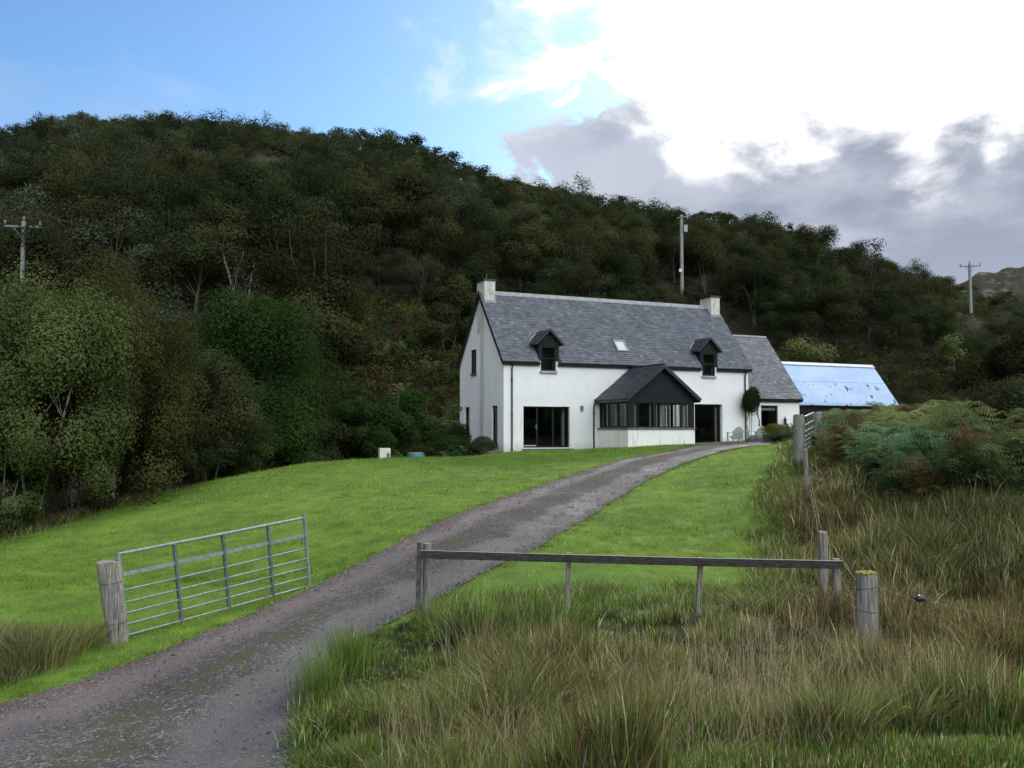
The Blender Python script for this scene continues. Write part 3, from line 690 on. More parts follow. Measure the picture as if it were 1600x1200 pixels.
for k in range(3):
    for xx in (PU0+.03, PU1-.1): window('porch_window', porch, 'x', xx, ys[k], ys[k+1]-.005, SILL+.002, WT-.002, fw=.075)
for a, b, y in ((PU0+.5, PU0+.62, PV+.25), (6.62, 6.72, PV+.3), (7.05, 7.1, PV+.5), (7.28, 7.52, PV+.22), (8.1, 8.17, PV+.3), (8.5, 8.78, PV+.22), (6.95, 7.0, PV+.2)):
    g = MB(); g.box(a, b, y, y+.03, SILL+.02, WT-.04); g.build('pale_panel', M['pale_panel'], porch)  # pale upright strips behind the porch glass
for k in range(3):
    g = MB(); g.box(PU0+.2, PU0+.22, ys[k]+.12, ys[k]+.5, SILL+.02, WT-.03); g.build('pale_panel', M['pale_panel'], porch)
g = MB(); g.box(PU0+.25, PU1-.25, PV+.25, -.01, .25, .3)
g.box(6.9, 8.2, -1.6, -1.0, .9, .95); g.box(PU0+.2, PU1-.2, -.06, -.012, .31, 2.7); g.box(PU0+.1, PU1-.1, PV+.15, -.07, 2.5, 2.53)  # includes a dark panel over the white wall: porch shade put into colour
g.build('porch_floor_and_backing', M['inside'], porch)
rh = (PA-PE)/((PU1-PU0)/2); ov = .16
for s in (-1, 1):
    xe = PC+s*((PU1-PU0)/2+ov); zE = PA-((PU1-PU0)/2+ov)*rh; yf = PV-.25
    top = [(PC, yf, PA), (PC, -.004, PA), (xe, -.004, zE), (xe, yf, zE)]; low = [(p[0], p[1], p[2]-.06) for p in top]
    g = MB(); g.add(top+low, [(0, 1, 2, 3), (7, 6, 5, 4), (0, 3, 7, 4), (3, 2, 6, 7), (1, 5, 6, 2)]); rf = g.build('porch_roof', M['slate_base'], porch)
    wd_ = (PU1-PU0)/2+ov
    slates('porch_slates', (xe, yf-.02, zE), (0, 1, 0), (-s*wd_, 0, wd_*rh), -yf, math.hypot(wd_, wd_*rh), porch, seed=20+s, tone=(.055, .06, .075))
    g = MB(); g.add([(xe+s*.02, yf-.03, zE-.16), (PC, yf-.03, PA-.16), (PC, yf-.03, PA+.04), (xe+s*.02, yf-.03, zE+.05), (xe+s*.02, yf-.002, zE-.16), (PC, yf-.002, PA-.16), (PC, yf-.002, PA+.04), (xe+s*.02, yf-.002, zE+.05)], [(0, 1, 2, 3), (7, 6, 5, 4), (3, 2, 6, 7), (0, 4, 5, 1), (0, 3, 7, 4)]); g.build('bargeboard', M['blackpaint'], porch)
    g = MB(); g.tube([(xe+s*.05, yf, zE-.03), (xe+s*.05, -.01, zE-.03)], .055, 8); g.box(min(xe, xe-s*.03), max(xe, xe-s*.03), yf+.01, -.01, zE-.18, zE-.065); g.build('porch_gutter', M['blackpaint'], porch)
g = MB(); g.tube([(PC, PV-.27, PA+.03), (PC, -.01, PA+.03)], .06, 6); g.build('porch_ridge', M['blackpaint'], porch)
xe = PU0-ov-.05
pipe('downpipe', [(xe, -.1, PE-.25), (xe-.05, -.08, PE-.36), (4.93, -.07, PE-.5), (4.93, -.055, -.5)], house)
# rear wing on the right
WU0, WU1, WE, WR, WV = L_, 18.38, 2.92, 6.48, .16
wm = MB(); wall_with_holes(wm, 'y', WV, TH, WU0+.003, WU1, -1.0, WE, [(15.66, 16.85, 1.08, 2.44)])
wm.box(WU1-TH, WU1, WV+TH, W_-.1, -1.0, WE); wm.box(WU0+.003, WU1, W_-.1, W_, -1.0, WE); wm.prism([(WV, WE), (W_, WE), (W_/2+.08, WR)], 'x', WU1-TH, WU1)
wing = wm.build('wing', M['harl'], house)
g = MB(); g.box(WU0+.02, WU1-TH-.02, 2.4, 2.45, -.5, WE-.05); g.box(WU0+.02, WU1-TH-.02, WV+TH+.02, 2.4, -.4, -.35); g.build('wing_interior', M['inside'], wing)
cyw = W_/2+.08; y0 = WV-OH; wrs = (WR-WE)/(cyw-WV); ze = WE-OH*wrs
for s in (1, -1):
    ya = y0 if s == 1 else W_+OH
    nv = Vector((0, -s*(WR-ze), abs(cyw-ya))).normalized()*.07
    a = Vector((0, ya, ze)); b = Vector((0, cyw, WR)); u0, u1 = WU0+.15, WU1+.1
    P = [(u, p.y, p.z) for u in (u0, u1) for p in (a, b, b+Vector((0, 0, .1)), a+nv)]
    g = MB(); g.add(P, [(0, 1, 2, 3), (7, 6, 5, 4), (0, 4, 5, 1), (1, 5, 6, 2), (2, 6, 7, 3), (3, 7, 4, 0)])
    wr = g.build('wing_roof', M['slate_base'], wing)
nv = Vector((0, -(WR-ze), cyw-y0)).normalized()
slates('wing_slates', Vector((WU0+.14, y0, ze))+nv*.07, (1, 0, 0), (0, cyw-y0, WR-ze), WU1-WU0, math.hypot(cyw-y0, WR-ze), wing, seed=40, tone=(.17, .178, .19))
g = MB(); g.tube([(WU0+.15, cyw, WR+.12), (WU1+.1, cyw, WR+.12)], .08, 6); g.build('wing_ridge', M['ridge'], wing)
g = MB(); g.box(WU1+.105, WU1+.13, y0, y0+.001, ze, ze+.001); 
for s in (1, -1):
    ya = y0-.03 if s == 1 else W_+OH
    g.prism([(ya, ze-.12), (cyw, WR-.12), (cyw, WR+.12), (ya, ze+.12)], 'x', WU1+.105, WU1+.13)
g.build('verge_board', M['blackpaint'], wing)
gutter(WU0+.16, WU1+.12, y0-.02, ze, wing)
wwn = window('wing_window', wing, 'y', WV+.08, 15.66, 16.85, 1.08, 2.44, fw=.07)
g = MB(); g.box(15.74, 16.77, WV+.16, WV+.18, 2.16, 2.3); g.build('pale_panel', M['pale_panel'], wwn)
g = MB(); g.box(15.58, 16.93, WV-.08, WV+.05, .97, 1.075); g.build('sill', M['stone'], wwn)

# shed with blue iron roof
SU0, SU1, SV0, SV1, SR, SE = 18.9, 27.15, 1.2, 5.2, 5.17, 2.62
shed = empty('metal_roofed_shed', toworld(SU0, SV0), PHI, 'low shed with a pale blue rust-spotted corrugated roof behind the right end of the cottage', 'shed')
def S(u, v, z): return (u-SU0, v-SV0, z)
g = MB(); LL = SU1-SU0; DD = SV1-SV0
g.box(.2, LL-.1, .15, .3, -.8, SE); g.box(.2, LL-.1, DD-.3, DD-.15, -.8, SE); g.box(LL-.25, LL-.1, .3, DD-.3, -.8, SE); g.box(.2, .35, .3, DD-.3, -.8, SE)
g.prism([(.15, SE), (DD-.15, SE), (DD/2, SR-.1)], 'x', LL-.25, LL-.1); g.prism([(.15, SE), (DD-.15, SE), (DD/2, SR-.1)], 'x', .2, .35)
g.build('wall', M['boards'], shed)
def corrug(s):
    n = int(LL/.0375); X = np.linspace(0, LL, n+1); zc = .018*np.cos(X/.15*2*np.pi); ns_ = 9
    T = np.linspace(0, 1, ns_); V = []; yc = DD/2
    for tt_ in T:
        y = (-.12 if s == 1 else DD+.12)*(1-tt_)+yc*tt_; z = (SE-.1)*(1-tt_)+SR*tt_
        lap = .014 if .49 < tt_ else 0.
        for x_, c_ in zip(X, zc): V.append((x_, y, z+c_+lap+.004*math.sin(x_*1.3+tt_*5)))
    i, j = np.meshgrid(np.arange(ns_-1), np.arange(n), indexing='ij'); k = n+1
    q = np.stack([i*k+j, i*k+j+1, (i+1)*k+j+1, (i+1)*k+j], -1).reshape(-1, 4)
    if s == -1: q = q[:, ::-1]
    o_ = link('roof', npmesh('roof', V, q, smooth=True), M['iron'], shed)
    md = o_.modifiers.new('solid', 'SOLIDIFY'); md.thickness = .004
corrug(1); corrug(-1)
g = MB()
for s in (1, -1): g.add([(0, DD/2, SR+.06), (LL, DD/2, SR+.06), (LL, DD/2-s*.2, SR-.12), (0, DD/2-s*.2, SR-.12)], [(0, 1, 2, 3) if s == 1 else (3, 2, 1, 0)])
g.build('ridge_cap', M['whitepaint'], shed)
g = MB(); g.box(LL-.02, LL+.02, -.1, -.04, SE-.2, SE-.1); g.box(.1, LL, .1, .14, SE-.22, SE-.12); g.build('eave_board', M['black'], shed)

# ------------------------------------------------------------------ vegetation
def unit(v): return v/np.maximum(np.linalg.norm(v, axis=-1, keepdims=True), 1e-9)
def leaf_quads(P, N, size, q, aspect=1.5):
    n = len(P); a = unit(np.cross(N, q.normal(size=(n, 3)))); b = np.cross(N, a)
    s = np.asarray(size).reshape(-1, 1)*np.ones((n, 1)); h = s*.5; wv = h/aspect
    V = np.stack([P-a*h, P+b*wv+N*h*.12, P+a*h, P-b*wv+N*h*.12], 1).reshape(-1, 3)
    return V, np.arange(n*4).reshape(-1, 4)
def crown_leaves(q, ctr, rad, ncl, nleaf, size, cl=.42, top_flat=1., droop=0., pal=((.05, .06, .02), (.1, .12, .04)), bottom=-.75, skirt=0.):
    """leaf clusters spread through an ellipsoid; returns points, normals, sizes, colours, cluster centres"""
    d = unit(q.normal(size=(ncl*3, 3))); d = d[d[:, 2] > bottom][:ncl]; r = q.uniform(.35, .92, len(d))**.6
    C = d*r[:, None]*(1-cl*.55); C[:, 2] += .06*q.normal(size=len(C))
    if skirt: hxy = np.linalg.norm(C[:, :2], axis=1)+1e-6; lowm = C[:, 2] < .1; C[lowm, :2] *= (1+skirt*(np.sqrt(np.maximum(.05, 1-d[lowm, 2]**2))**-1-1))[:, None]
    rc = cl*q.uniform(.6, 1.15, len(C))
    wt = rc**2; wt /= wt.sum(); k = q.choice(len(C), nleaf, p=wt)
    dd = unit(q.normal(size=(nleaf, 3))+np.array([0, 0, .25])); rr = q.random(nleaf)**.38
    P = C[k]+dd*rr[:, None]*rc[k][:, None]*np.array([1, 1, .8])
    P[:, 2] -= droop*q.random(nleaf)**2*rc[k]
    N = unit(dd*1.0+unit(P)*.5+q.normal(size=(nleaf, 3))*.30+np.array([0, 0, .2]))
    ck = q.random(len(C)); mixv = np.clip(ck[k]*.85+q.random(nleaf)*.25-.02, 0, 1)[:, None]
    c0, c1 = np.array(pal[0]), np.array(pal[1]); col = c0*(1-mixv)+c1*mixv
    return P*np.asarray(rad)+np.asarray(ctr), N, size*q.uniform(.6, 1.3, nleaf), col, C*np.asarray(rad)+np.asarray(ctr), rc
def trunk_mesh(q, h, r, ctrs, lean=(0, 0), fork=1, nb=9, top=.8):
    g = MB(); stems = []
    for f in range(fork):
        a = q.uniform(0, 6.28); off = np.array([math.cos(a), math.sin(a)])*(.12*fork*r*4 if fork > 1 else 0); sp = (.18 if fork > 1 else .04)*h
        pts = []; ex, ey = math.cos(a)*sp+lean[0]*h, math.sin(a)*sp+lean[1]*h; ph = q.uniform(0, 6)
        for i in range(9):
            tt_ = i/8; wv = .035*h*math.sin(tt_*5+ph)*tt_
            pts.append((off[0]+ex*tt_**1.2+wv, off[1]+ey*tt_**1.2+wv*.6, h*top*tt_-.15))
        rr_ = [r*(1-.85*(i/8)**.9)*(1.35 if i == 0 else 1)/math.sqrt(fork) for i in range(9)]
        g.tube(pts, rr_, 8, rough=.06); stems.append((pts, rr_))
    for c in ctrs[:nb]:
        pts, rr_ = stems[q.integers(len(stems))]; i = int(np.clip((c[2]/h/top)*8*.62, 2, 7)); a = Vector(pts[i]); b = Vector(c)
        m_ = a.lerp(b, .5)+Vector((0, 0, .12*(b-a).length)); g.tube([a, a.lerp(m_, .55), m_, b], [rr_[i]*.55, rr_[i]*.4, rr_[i]*.28, rr_[i]*.1], 5, cap=False)
    return g
LEAFPAL = {
 'birch': ((.040, .056, .018), (.125, .145, .05)), 'olive': ((.023, .029, .012), (.068, .073, .031)), 'green': ((.018, .042, .012), (.056, .102, .027)),
 'grey': ((.028, .036, .020), (.084, .092, .054)), 'dark': ((.014, .021, .009), (.042, .052, .022)), 'yellow': ((.075, .10, .018), (.18, .18, .036)), 'brown': ((.024, .026, .012), (.062, .058, .026)), 'russet': ((.05, .035, .018), (.13, .085, .04))}
def tree_meshes(seed, h, rad, base, ncl, nleaf, size, pal, trunk_r, cl=.4, droop=.2, fork=1, lean=(0, 0), nb=10, bottom=-.8, skirt=0.):
    q = np.random.default_rng(seed); hz = (h-base)/2; ctr = (lean[0]*h*.6, lean[1]*h*.6, base+hz)
    P, N, s, c, C, rc = crown_leaves(q, ctr, (rad, rad, hz), ncl, nleaf, size, cl, droop=droop, pal=LEAFPAL[pal], bottom=bottom, skirt=skirt)
    V, Q = leaf_quads(P, N, s, q); me = npmesh('crown', V, Q, col=np.repeat(c, 4, 0)); me.materials.append(M['leaf'])
    tm = trunk_mesh(q, h, trunk_r, C, lean, fork, nb).mesh('trunk')
    tm.materials.append(M['birch_bark'] if pal in ('birch',) else M['bark'])
    return me, tm
def put_tree(name, meshes, loc, rz, s, label, cat, group=None):
    e = empty(name, loc, rz, label, cat, group); e.scale = s if hasattr(s, '__len__') else (s, s, s)
    for nm, me in zip(('crown', 'trunk'), meshes):
        o_ = bpy.data.objects.new(nm, me); COL.objects.link(o_); o_.parent = e
    return e
def P3(px, Y): X = (px-800)/F*Y; return (X, Y, h1(X, Y)-.05)
# near individual trees: (name, px, Y, height, radius, crown base, clusters, leaves, leaf size, palette, trunk r, fork, label)
NEAR = [
 ('birch_tree', 55, 24.6, 7.9, 2.9, .3, 95, 80000, .08, 'birch', .075, 2, (.02, 0), 'airy olive birch with slender white trunks at the left edge of the lawn', 'birch'),
 ('birch_tree', 178, 27.3, 7.5, 2.7, -.2, 85, 72000, .08, 'birch', .11, 2, (.05, 0), 'second olive birch from the left, its crown reaching out over the lawn', 'birch'),
 ('birch_tree', -60, 25.5, 8.2, 3.1, .6, 46, 36000, .085, 'birch', .13, 2, (0, 0), 'tall olive birch half cut off by the left edge of the photo', 'birch'),
 ('birch_tree', 120, 33, 10.4, 3.6, .6, 46, 40000, .10, 'birch', .14, 1, (0, 0), 'broad olive birch standing behind the front birches on the left', 'birch'),
 ('birch_tree', 15, 36, 11.2, 3.6, .6, 46, 34000, .11, 'birch', .14, 1, (0, 0), 'tallest olive birch at the far left, rising in front of the power pole', 'birch'),
 ('ash_tree', 402, 37, 9.6, 3.7, -.2, 95, 72000, .11, 'green', .2, 1, (0, 0), 'rich dark green round-crowned ash, tallest of the trees left of the cottage', 'ash'),
 ('willow_bush', 328, 31.0, 5.1, 2.2, -.2, 55, 42000, .085, 'olive', .08, 4, (0, 0), 'dark olive willow bush at the lawn edge in front of the green ash', 'willow'),
 ('rowan_tree', 598, 43, 5.5, 2.3, .3, 34, 32000, .12, 'green', .11, 2, (0, 0), 'small bright green rowan between the ash and the cottage gable', 'rowan'),
 ('hazel_bush', 480, 41, 4.6, 2.2, .2, 26, 20000, .12, 'olive', .08, 4, (0, 0), 'low olive hazel bush between the ash and the small rowan', 'hazel'),
 ('hazel_bush', 262, 41, 10.2, 3.7, .4, 44, 32000, .13, 'olive', .14, 3, (0, 0), 'tall olive hazel rising behind the dark willow bush', 'hazel'),
 ('hawthorn_bush', 1592, 30, 3.5, 1.5, .1, 22, 16000, .09, 'dark', .08, 4, (0, 0), 'dark hawthorn bush at the right edge above the bracken', 'hawthorn'),
 ('willow_bush', 268, 29.2, 3.6, 1.6, -.1, 26, 24000, .075, 'olive', .07, 4, (0, 0), 'lower olive willow bush filling the gap between birches and the dark willow', 'willow'),
 ('hazel_bush', 470, 37.6, 2.6, 1.5, -.3, 20, 14000, .1, 'olive', .06, 4, (0, 0), 'low dark hazel bush at the lawn crest in front of the ash', 'hazel'),
 ('hazel_bush', 395, 34.3, 3.0, 1.7, -.3, 22, 18000, .09, 'green', .06, 4, (0, 0), 'low green hazel bush at the foot of the tall ash', 'hazel'),
 ('hazel_bush', 700, 58, 6.0, 2.6, -.3, 26, 16000, .15, 'olive', .1, 3, (0, 0), 'olive hazel on the bank behind the cottage gable', 'hazel'),
 ('hazel_bush', 640, 50, 4.2, 2.0, -.3, 24, 14000, .13, 'green', .07, 4, (0, 0), 'green hazel on the bank between the rowan and the gable', 'hazel'),
 ('hazel_bush', 530, 48, 5.2, 2.4, -.3, 24, 15000, .13, 'olive', .09, 4, (0, 0), 'olive hazel behind and left of the small rowan', 'hazel'),
 ('hazel_bush', 10, 23.9, 3.2, 1.4, -.4, 26, 18000, .08, 'birch', .05, 4, (0, 0), 'low olive hazel bush at the far left edge of the lawn', 'hazel'),
 ('hazel_bush', 120, 26.2, 3.0, 1.3, -.3, 20, 14000, .08, 'olive', .05, 4, (0, 0), 'low olive hazel bush growing between the white birch trunks', 'hazel'),
]
for i, (nm, px, Y, h, r, b, ncl, nl, ls, pal, tr_, fk, ln, lab, cat) in enumerate(NEAR):
    put_tree(nm, tree_meshes(100+i, h, r, b, ncl, nl, ls, pal, tr_, cl=.29, fork=fk, lean=ln, nb=14, droop=.35 if pal == 'birch' else .1, bottom=-.97, skirt=.8), P3(px, Y), rnd.uniform(0, 6), 1., lab, cat)
# bushes and undergrowth round the lawn edge and gable
def bush(px, Y, w_, h, pal, lab, seed, nm='shrub', cat='shrub', n=6000, ls=.08, grp=None):
    put_tree(nm, tree_meshes(seed, h, w_/2, -.2, 16, n, ls, pal, .04, cl=.5, fork=4, nb=6, bottom=-.5), P3(px, Y), rnd.uniform(0, 6), 1., lab, cat, grp)
bush(752, 42.6, 1.9, 1.25, 'grey', 'low grey-green shrub against the foot of the cottage gable', 201)
bush(700, 43.5, 2.6, 1.9, 'green', 'leafy green shrub a little left of the cottage gable', 202)
bush(655, 45.5, 2.4, 1.9, 'olive', 'olive shrub behind the teal tank lid', 203)
bush(715, 47.5, 2.4, 2.6, 'brown', 'reddish brown shrub just behind the far corner of the gable', 204)
bush(545, 41.0, 2.0, 1.1, 'russet', 'low russet shrub behind the lawn crest left of the cream box', 205)
bush(505, 38.8, 2.2, 1.3, 'grey', 'low grey-green shrub at the lawn crest under the small rowan', 206)
bush(1215, 43.5, 1.7, 1.15, 'yellow', 'bright yellow-green shrub in front of the wing window', 207, ls=.07)
bush(1228, 42.6, 1.5, .8, 'grey', 'dark grey-green shrub beside the yellow-green one at the end of the drive', 208)
bush(1578, 26, 2.6, 2.3, 'brown', 'brown heathery bush at the right edge behind the bracken', 209)
bush(1600, 21, 2.2, 1.9, 'dark', 'dark bush at the right edge in front of the brown heathery one', 210)
bush(1585, 58, 7.5, 4.8, 'olive', 'broad olive-green bush on the slope at the right edge', 211, n=14000, ls=.16)
bush(1490, 66, 2.4, 3.4, 'birch', 'small pale green sapling in front of the dark wood', 212, ls=.16, n=3000)
bush(1256, 62, 4.2, 3.6, 'birch', 'pale olive-green sapling at the foot of the wood above the blue roof', 213, ls=.16, n=4000)
# wood on the hill: prototypes, then linked copies
protos = []
for k in range(9):
    pal = ('dark', 'olive', 'dark', 'olive', 'dark', 'grey', 'brown', 'dark', 'olive')[k]
    protos.append(tree_meshes(300+k, 6.2, 2.75+.2*(k % 3), .5+.2*(k % 2), 17+k, 9000, .15, pal, .1, cl=.40, fork=1+(k % 3), nb=8, droop=.15))
bare = tree_meshes(333, 6.5, 2.2, 1.2, 20, 500, .16, 'grey', .12, cl=.4, fork=3, nb=16); bare[1].materials.clear(); bare[1].materials.append(M['birch_bark'])
placed = []; KIND = ['dark green', 'olive']
def free(x, y, r):
    return all((x-a)**2+(y-b)**2 > (r*.5+c*.5)**2 for a, b, c in placed)
for (nm, px, Y, h, r, *_) in NEAR: placed.append(((px-800)/F*Y, Y, r*1.2))
PY10 = ground(1064.5, 455).y; PY15 = 112.; inst = 0; q = random.Random(5); GW = 'trees of the hillside wood'
zones = [ # px range, Y range, scale range, spacing, count
 (-60, 520, 42, 62, 1.15, 1.5, 3.4, 46), (-60, 700, 62, 90, 1.1, 1.5, 3.6, 84), (640, 1120, 62, 92, .85, 1.2, 3.2, 56), (1120, 1700, 68, 96, .7, 1.05, 3.0, 62), (700, 1640, 90, 118, .85, 1.15, 3.6, 44)]
for z0, z1, y0, y1, s0, s1, sp, cnt in zones:
    made = 0; tries = 0
    while made < cnt and tries < cnt*60:
        tries += 1; Y = y0+(y1-y0)*q.random()**.8; px = q.uniform(z0, z1); X = (px-800)/F*Y
        if 660 < px < 1260 and Y < 66 and px < 1240 and Y < 62: continue
        if not free(X, Y, sp): continue
        corr = abs(px-1064)/F*Y < 3.4 and Y > 60 and Y < PY10
        if abs(px-1515)/F*Y < 3 and 75 < Y < PY15: continue
        if corr and q.random() < .5: continue
        if (abs(px-385)/F*Y < 3.2 and 44 < Y < 64): continue
        s = q.uniform(s0, s1)*(1.0 if px < 1300 else .9)
        if 500 < px < 720 and Y < 74: s *= .55
        if 740 < px < 1240 and Y < 75: s *= .72
        if px > 1400: s *= np.interp(px, [1400, 1600], [1, .75])
        if corr: s = np.interp(Y, [60, PY10], [.55, .25])
        pr = protos[q.randrange(len(protos))]; placed.append((X, Y, sp))
        put_tree('hill_tree', pr, (X, Y, h1(X, Y)-.2), q.uniform(0, 6.28), (s*q.uniform(.9, 1.15), s*q.uniform(.9, 1.15), s*q.uniform(.85, 1.12)), 'rounded olive or dark green tree of the wood covering the hillside behind the cottage', 'tree', GW)
        made += 1; inst += 1
for px, Y, s, lab in ((382, 57, 1.05, 'thin-leaved pale birch with bare white limbs rising from the wood left of the cottage'), (460, 58, .75, 'smaller half-bare birch right of the pale white-limbed birch'), (1385, 72, .55, 'small bare grey tree at the dark foot of the wood right of the blue roof')):
    p = P3(px, Y); put_tree('bare_birch', bare, (p[0], p[1], p[2]+(2.8 if Y < 60 else 0)*0), px*.01, (s, s, s*1.12 if Y < 60 else s), lab, 'birch')
def lone():
    X = (242-800)/F*222; put_tree('ridge_tree', protos[0], (X, 222, h1(X, 222)-.3), 1., (.55, .55, 1.05), 'tiny lone tree standing proud of the ridge line at the upper left', 'tree')
lone()
# far wood: one object
def far_wood():
    q = np.random.default_rng(77); Vs = []; Qs = []; Cs = []; off = 0
    pts = []
    cand = 9000; PX = q.uniform(-120, 1720, cand); YY = 88+(255-88)*q.random(cand)**.75
    keepers = []; grid = {}
    for px, Y in zip(PX, YY):
        Rr = np.interp(px, [-1500,0,500,1000,1430,1600,3000], [230,225,215,188,150,128,120])
        if Y > Rr+12: continue
        X = (px-800)/F*Y; lim = 3.3
        k = (int(X//5), int(Y//5)); bad = False
        for i in (-1, 0, 1):
            for j in (-1, 0, 1):
                for (a, b) in grid.get((k[0]+i, k[1]+j), ()):
                    if (a-X)**2+(b-Y)**2 < lim*lim: bad = True
        if bad or (abs(px-1064)/F*Y < 3.0 and Y < PY10) or (abs(px-1515)/F*Y < 3.0 and Y < PY15) or (Y < 120 and not free(X, Y, 2.6)): continue
        grid.setdefault(k, []).append((X, Y)); keepers.append((X, Y, px, Rr))
    pals = ['dark', 'olive', 'dark', 'grey', 'brown', 'olive']
    XY = np.array([(a, b) for a, b, _, _ in keepers]); ZZ = H(XY[:, 0], XY[:, 1])
    for (X, Y, px, Rr), z in zip(keepers, ZZ):
        s = q.choice([q.uniform(.55, .95), q.uniform(.9, 1.35)])*(.85 if px > 1300 else 1)*(.8 if Y > Rr-12 else 1); r = 2.9*s; h = 5.4*s*q.uniform(.85, 1.15)
        if Y > Rr-45: h = min(h, 4.9); r = min(r, 2.9)
        if Y > Rr-22: h = min(h, 3.7)*q.uniform(.8, 1.08); r = min(r, 2.5)
        n = int((1100 if Y < 150 else 800)*max(.6, r/2.9))
        P, N, sz, c, _, _ = crown_leaves(q, (X, Y, z+h*.52), (r, r, h*.5), 11, n, .25 if Y < 150 else .32, .42, pal=LEAFPAL[pals[q.integers(6)]])
        V, Q = leaf_quads(P, N, sz, q); Vs.append(V); Qs.append(Q+off); off += len(V); Cs.append(np.repeat(c*q.uniform(.6, 1.25), 4, 0))
    print('far trees', len(keepers), 'individual', inst)
    o_ = link('distant_wood', npmesh('distant_wood', np.vstack(Vs), np.vstack(Qs), col=np.vstack(Cs)), M['leaf'])
    tag(o_, 'dense olive and dark green wood covering the upper hillside up to the ridge', 'wood', kind='stuff')
far_wood()
# undergrowth: scrub of loose leaf clumps on banks
def scrub(name, lab, pxr, Yr, n, hh, pals, seed, ls=.14, per=90, cond=None, rad=.7):
    q = np.random.default_rng(seed); Vs = []; Cs = []; Qs = []; off = 0
    PX = q.uniform(*pxr, n); Y = q.uniform(*Yr, n); X = (PX-800)/F*Y; Z = H(X, Y)
    for x, y, z, px in zip(X, Y, Z, PX):
        if cond and not cond(x, y, px): continue
        r = rad*q.uniform(.6, 1.4); P, N, sz, c, _, _ = crown_leaves(q, (x, y, z+hh*.35), (r, r, hh*q.uniform(.5, 1.)), 4, per, ls, .6, pal=LEAFPAL[pals[q.integers(len(pals))]])
        V, Q = leaf_quads(P, N, sz, q, 2.2); Vs.append(V); Qs.append(Q+off); off += len(V); Cs.append(np.repeat(c*q.uniform(.7, 1.3), 4, 0))
    o_ = link(name, npmesh(name, np.vstack(Vs), np.vstack(Qs), col=np.vstack(Cs)), M['leaf']); tag(o_, lab, 'undergrowth', kind='stuff')
def inhouse(x, y):
    dx, dy = x-HO.x, y-HO.y; u = dx*math.cos(PHI)+dy*math.sin(PHI); v = -dx*math.sin(PHI)+dy*math.cos(PHI)
    return -1.2 < u < 28.5 and -3.6 < v < 7
scrub('scrub', 'tangled brambles and bracken on the bank left of the cottage', (410, 780), (43.5, 66), 2100, 1.1, ['olive', 'green', 'green', 'russet', 'grey', 'yellow', 'olive', 'birch'], 61, cond=lambda x, y, p: not inhouse(x, y))
scrub('undergrowth', 'dark undergrowth in the hollow beyond the left edge of the lawn', (-60, 640), (27, 44), 900, .5, ['dark', 'brown', 'olive', 'dark'], 62, cond=lambda x, y, p: y > np.interp(p, [-60, 0, 160, 300, 450, 640], [25.5, 26, 28, 32.5, 36.5, 40.5]), ls=.1)
scrub('hill_scrub', 'low green scrub filling the gaps below the hillside trees', (-60, 1700), (56, 118), 2600, .9, ['dark', 'olive', 'dark', 'grey'], 64, cond=lambda x, y, p: not inhouse(x, y), ls=.2, per=60, rad=1.3)
scrub('heath_scrub', 'low olive bracken and heather on the open slope right of the blue roof', (1240, 1680), (44, 70), 1300, .8, ['birch', 'olive', 'green', 'grey', 'birch'], 63, cond=lambda x, y, p: not inhouse(x, y), ls=.12)

# grasses
def blades(X, Y, h, wd, lean, col, q, seg=2, bend=.5, Z=None, az=None):
    n = len(X); Z = H(X, Y) if Z is None else Z; a = q.uniform(0, 2*np.pi, n) if az is None else az; dx, dy = np.cos(a)*lean, np.sin(a)*lean
    b = q.uniform(0, 2*np.pi, n); wx, wy = np.cos(b)*wd/2, np.sin(b)*wd/2; Vl = []
    for k in range(seg):
        t_ = k/seg; wk = 1-.55*t_
        cx, cy, cz = X+dx*h*(t_**(1+bend)), Y+dy*h*(t_**(1+bend)), Z-.02+h*t_*(1-.25*lean*t_)
        Vl += [np.stack([cx-wx*wk, cy-wy*wk, cz], -1), np.stack([cx+wx*wk, cy+wy*wk, cz], -1)]
    Vl.append(np.stack([X+dx*h, Y+dy*h, Z-.02+h*(1-.25*lean)], -1))
    V = np.stack(Vl, 1); m_ = V.shape[1]; base = np.arange(n)[:, None]*m_
    quads = np.concatenate([base+np.array([[2*k, 2*k+1, 2*k+3, 2*k+2]]) for k in range(seg-1)]) if seg > 1 else None
    tris = base+np.array([[2*(seg-1), 2*(seg-1)+1, 2*seg]])
    return V.reshape(-1, 3), quads, tris, np.repeat(col, m_, 0)
def merge(parts):
    V = []; Q = []; T = []; C = []; off = 0
    for v, q_, t_, c in parts:
        V.append(v); C.append(c)
        if q_ is not None: Q.append(q_+off)
        T.append(t_+off); off += len(v)
    return np.vstack(V), (np.vstack(Q) if Q else None), np.vstack(T), np.vstack(C)
def lerp_col(a, b, f): return np.array(a)*(1-f[:, None])+np.array(b)*f[:, None]
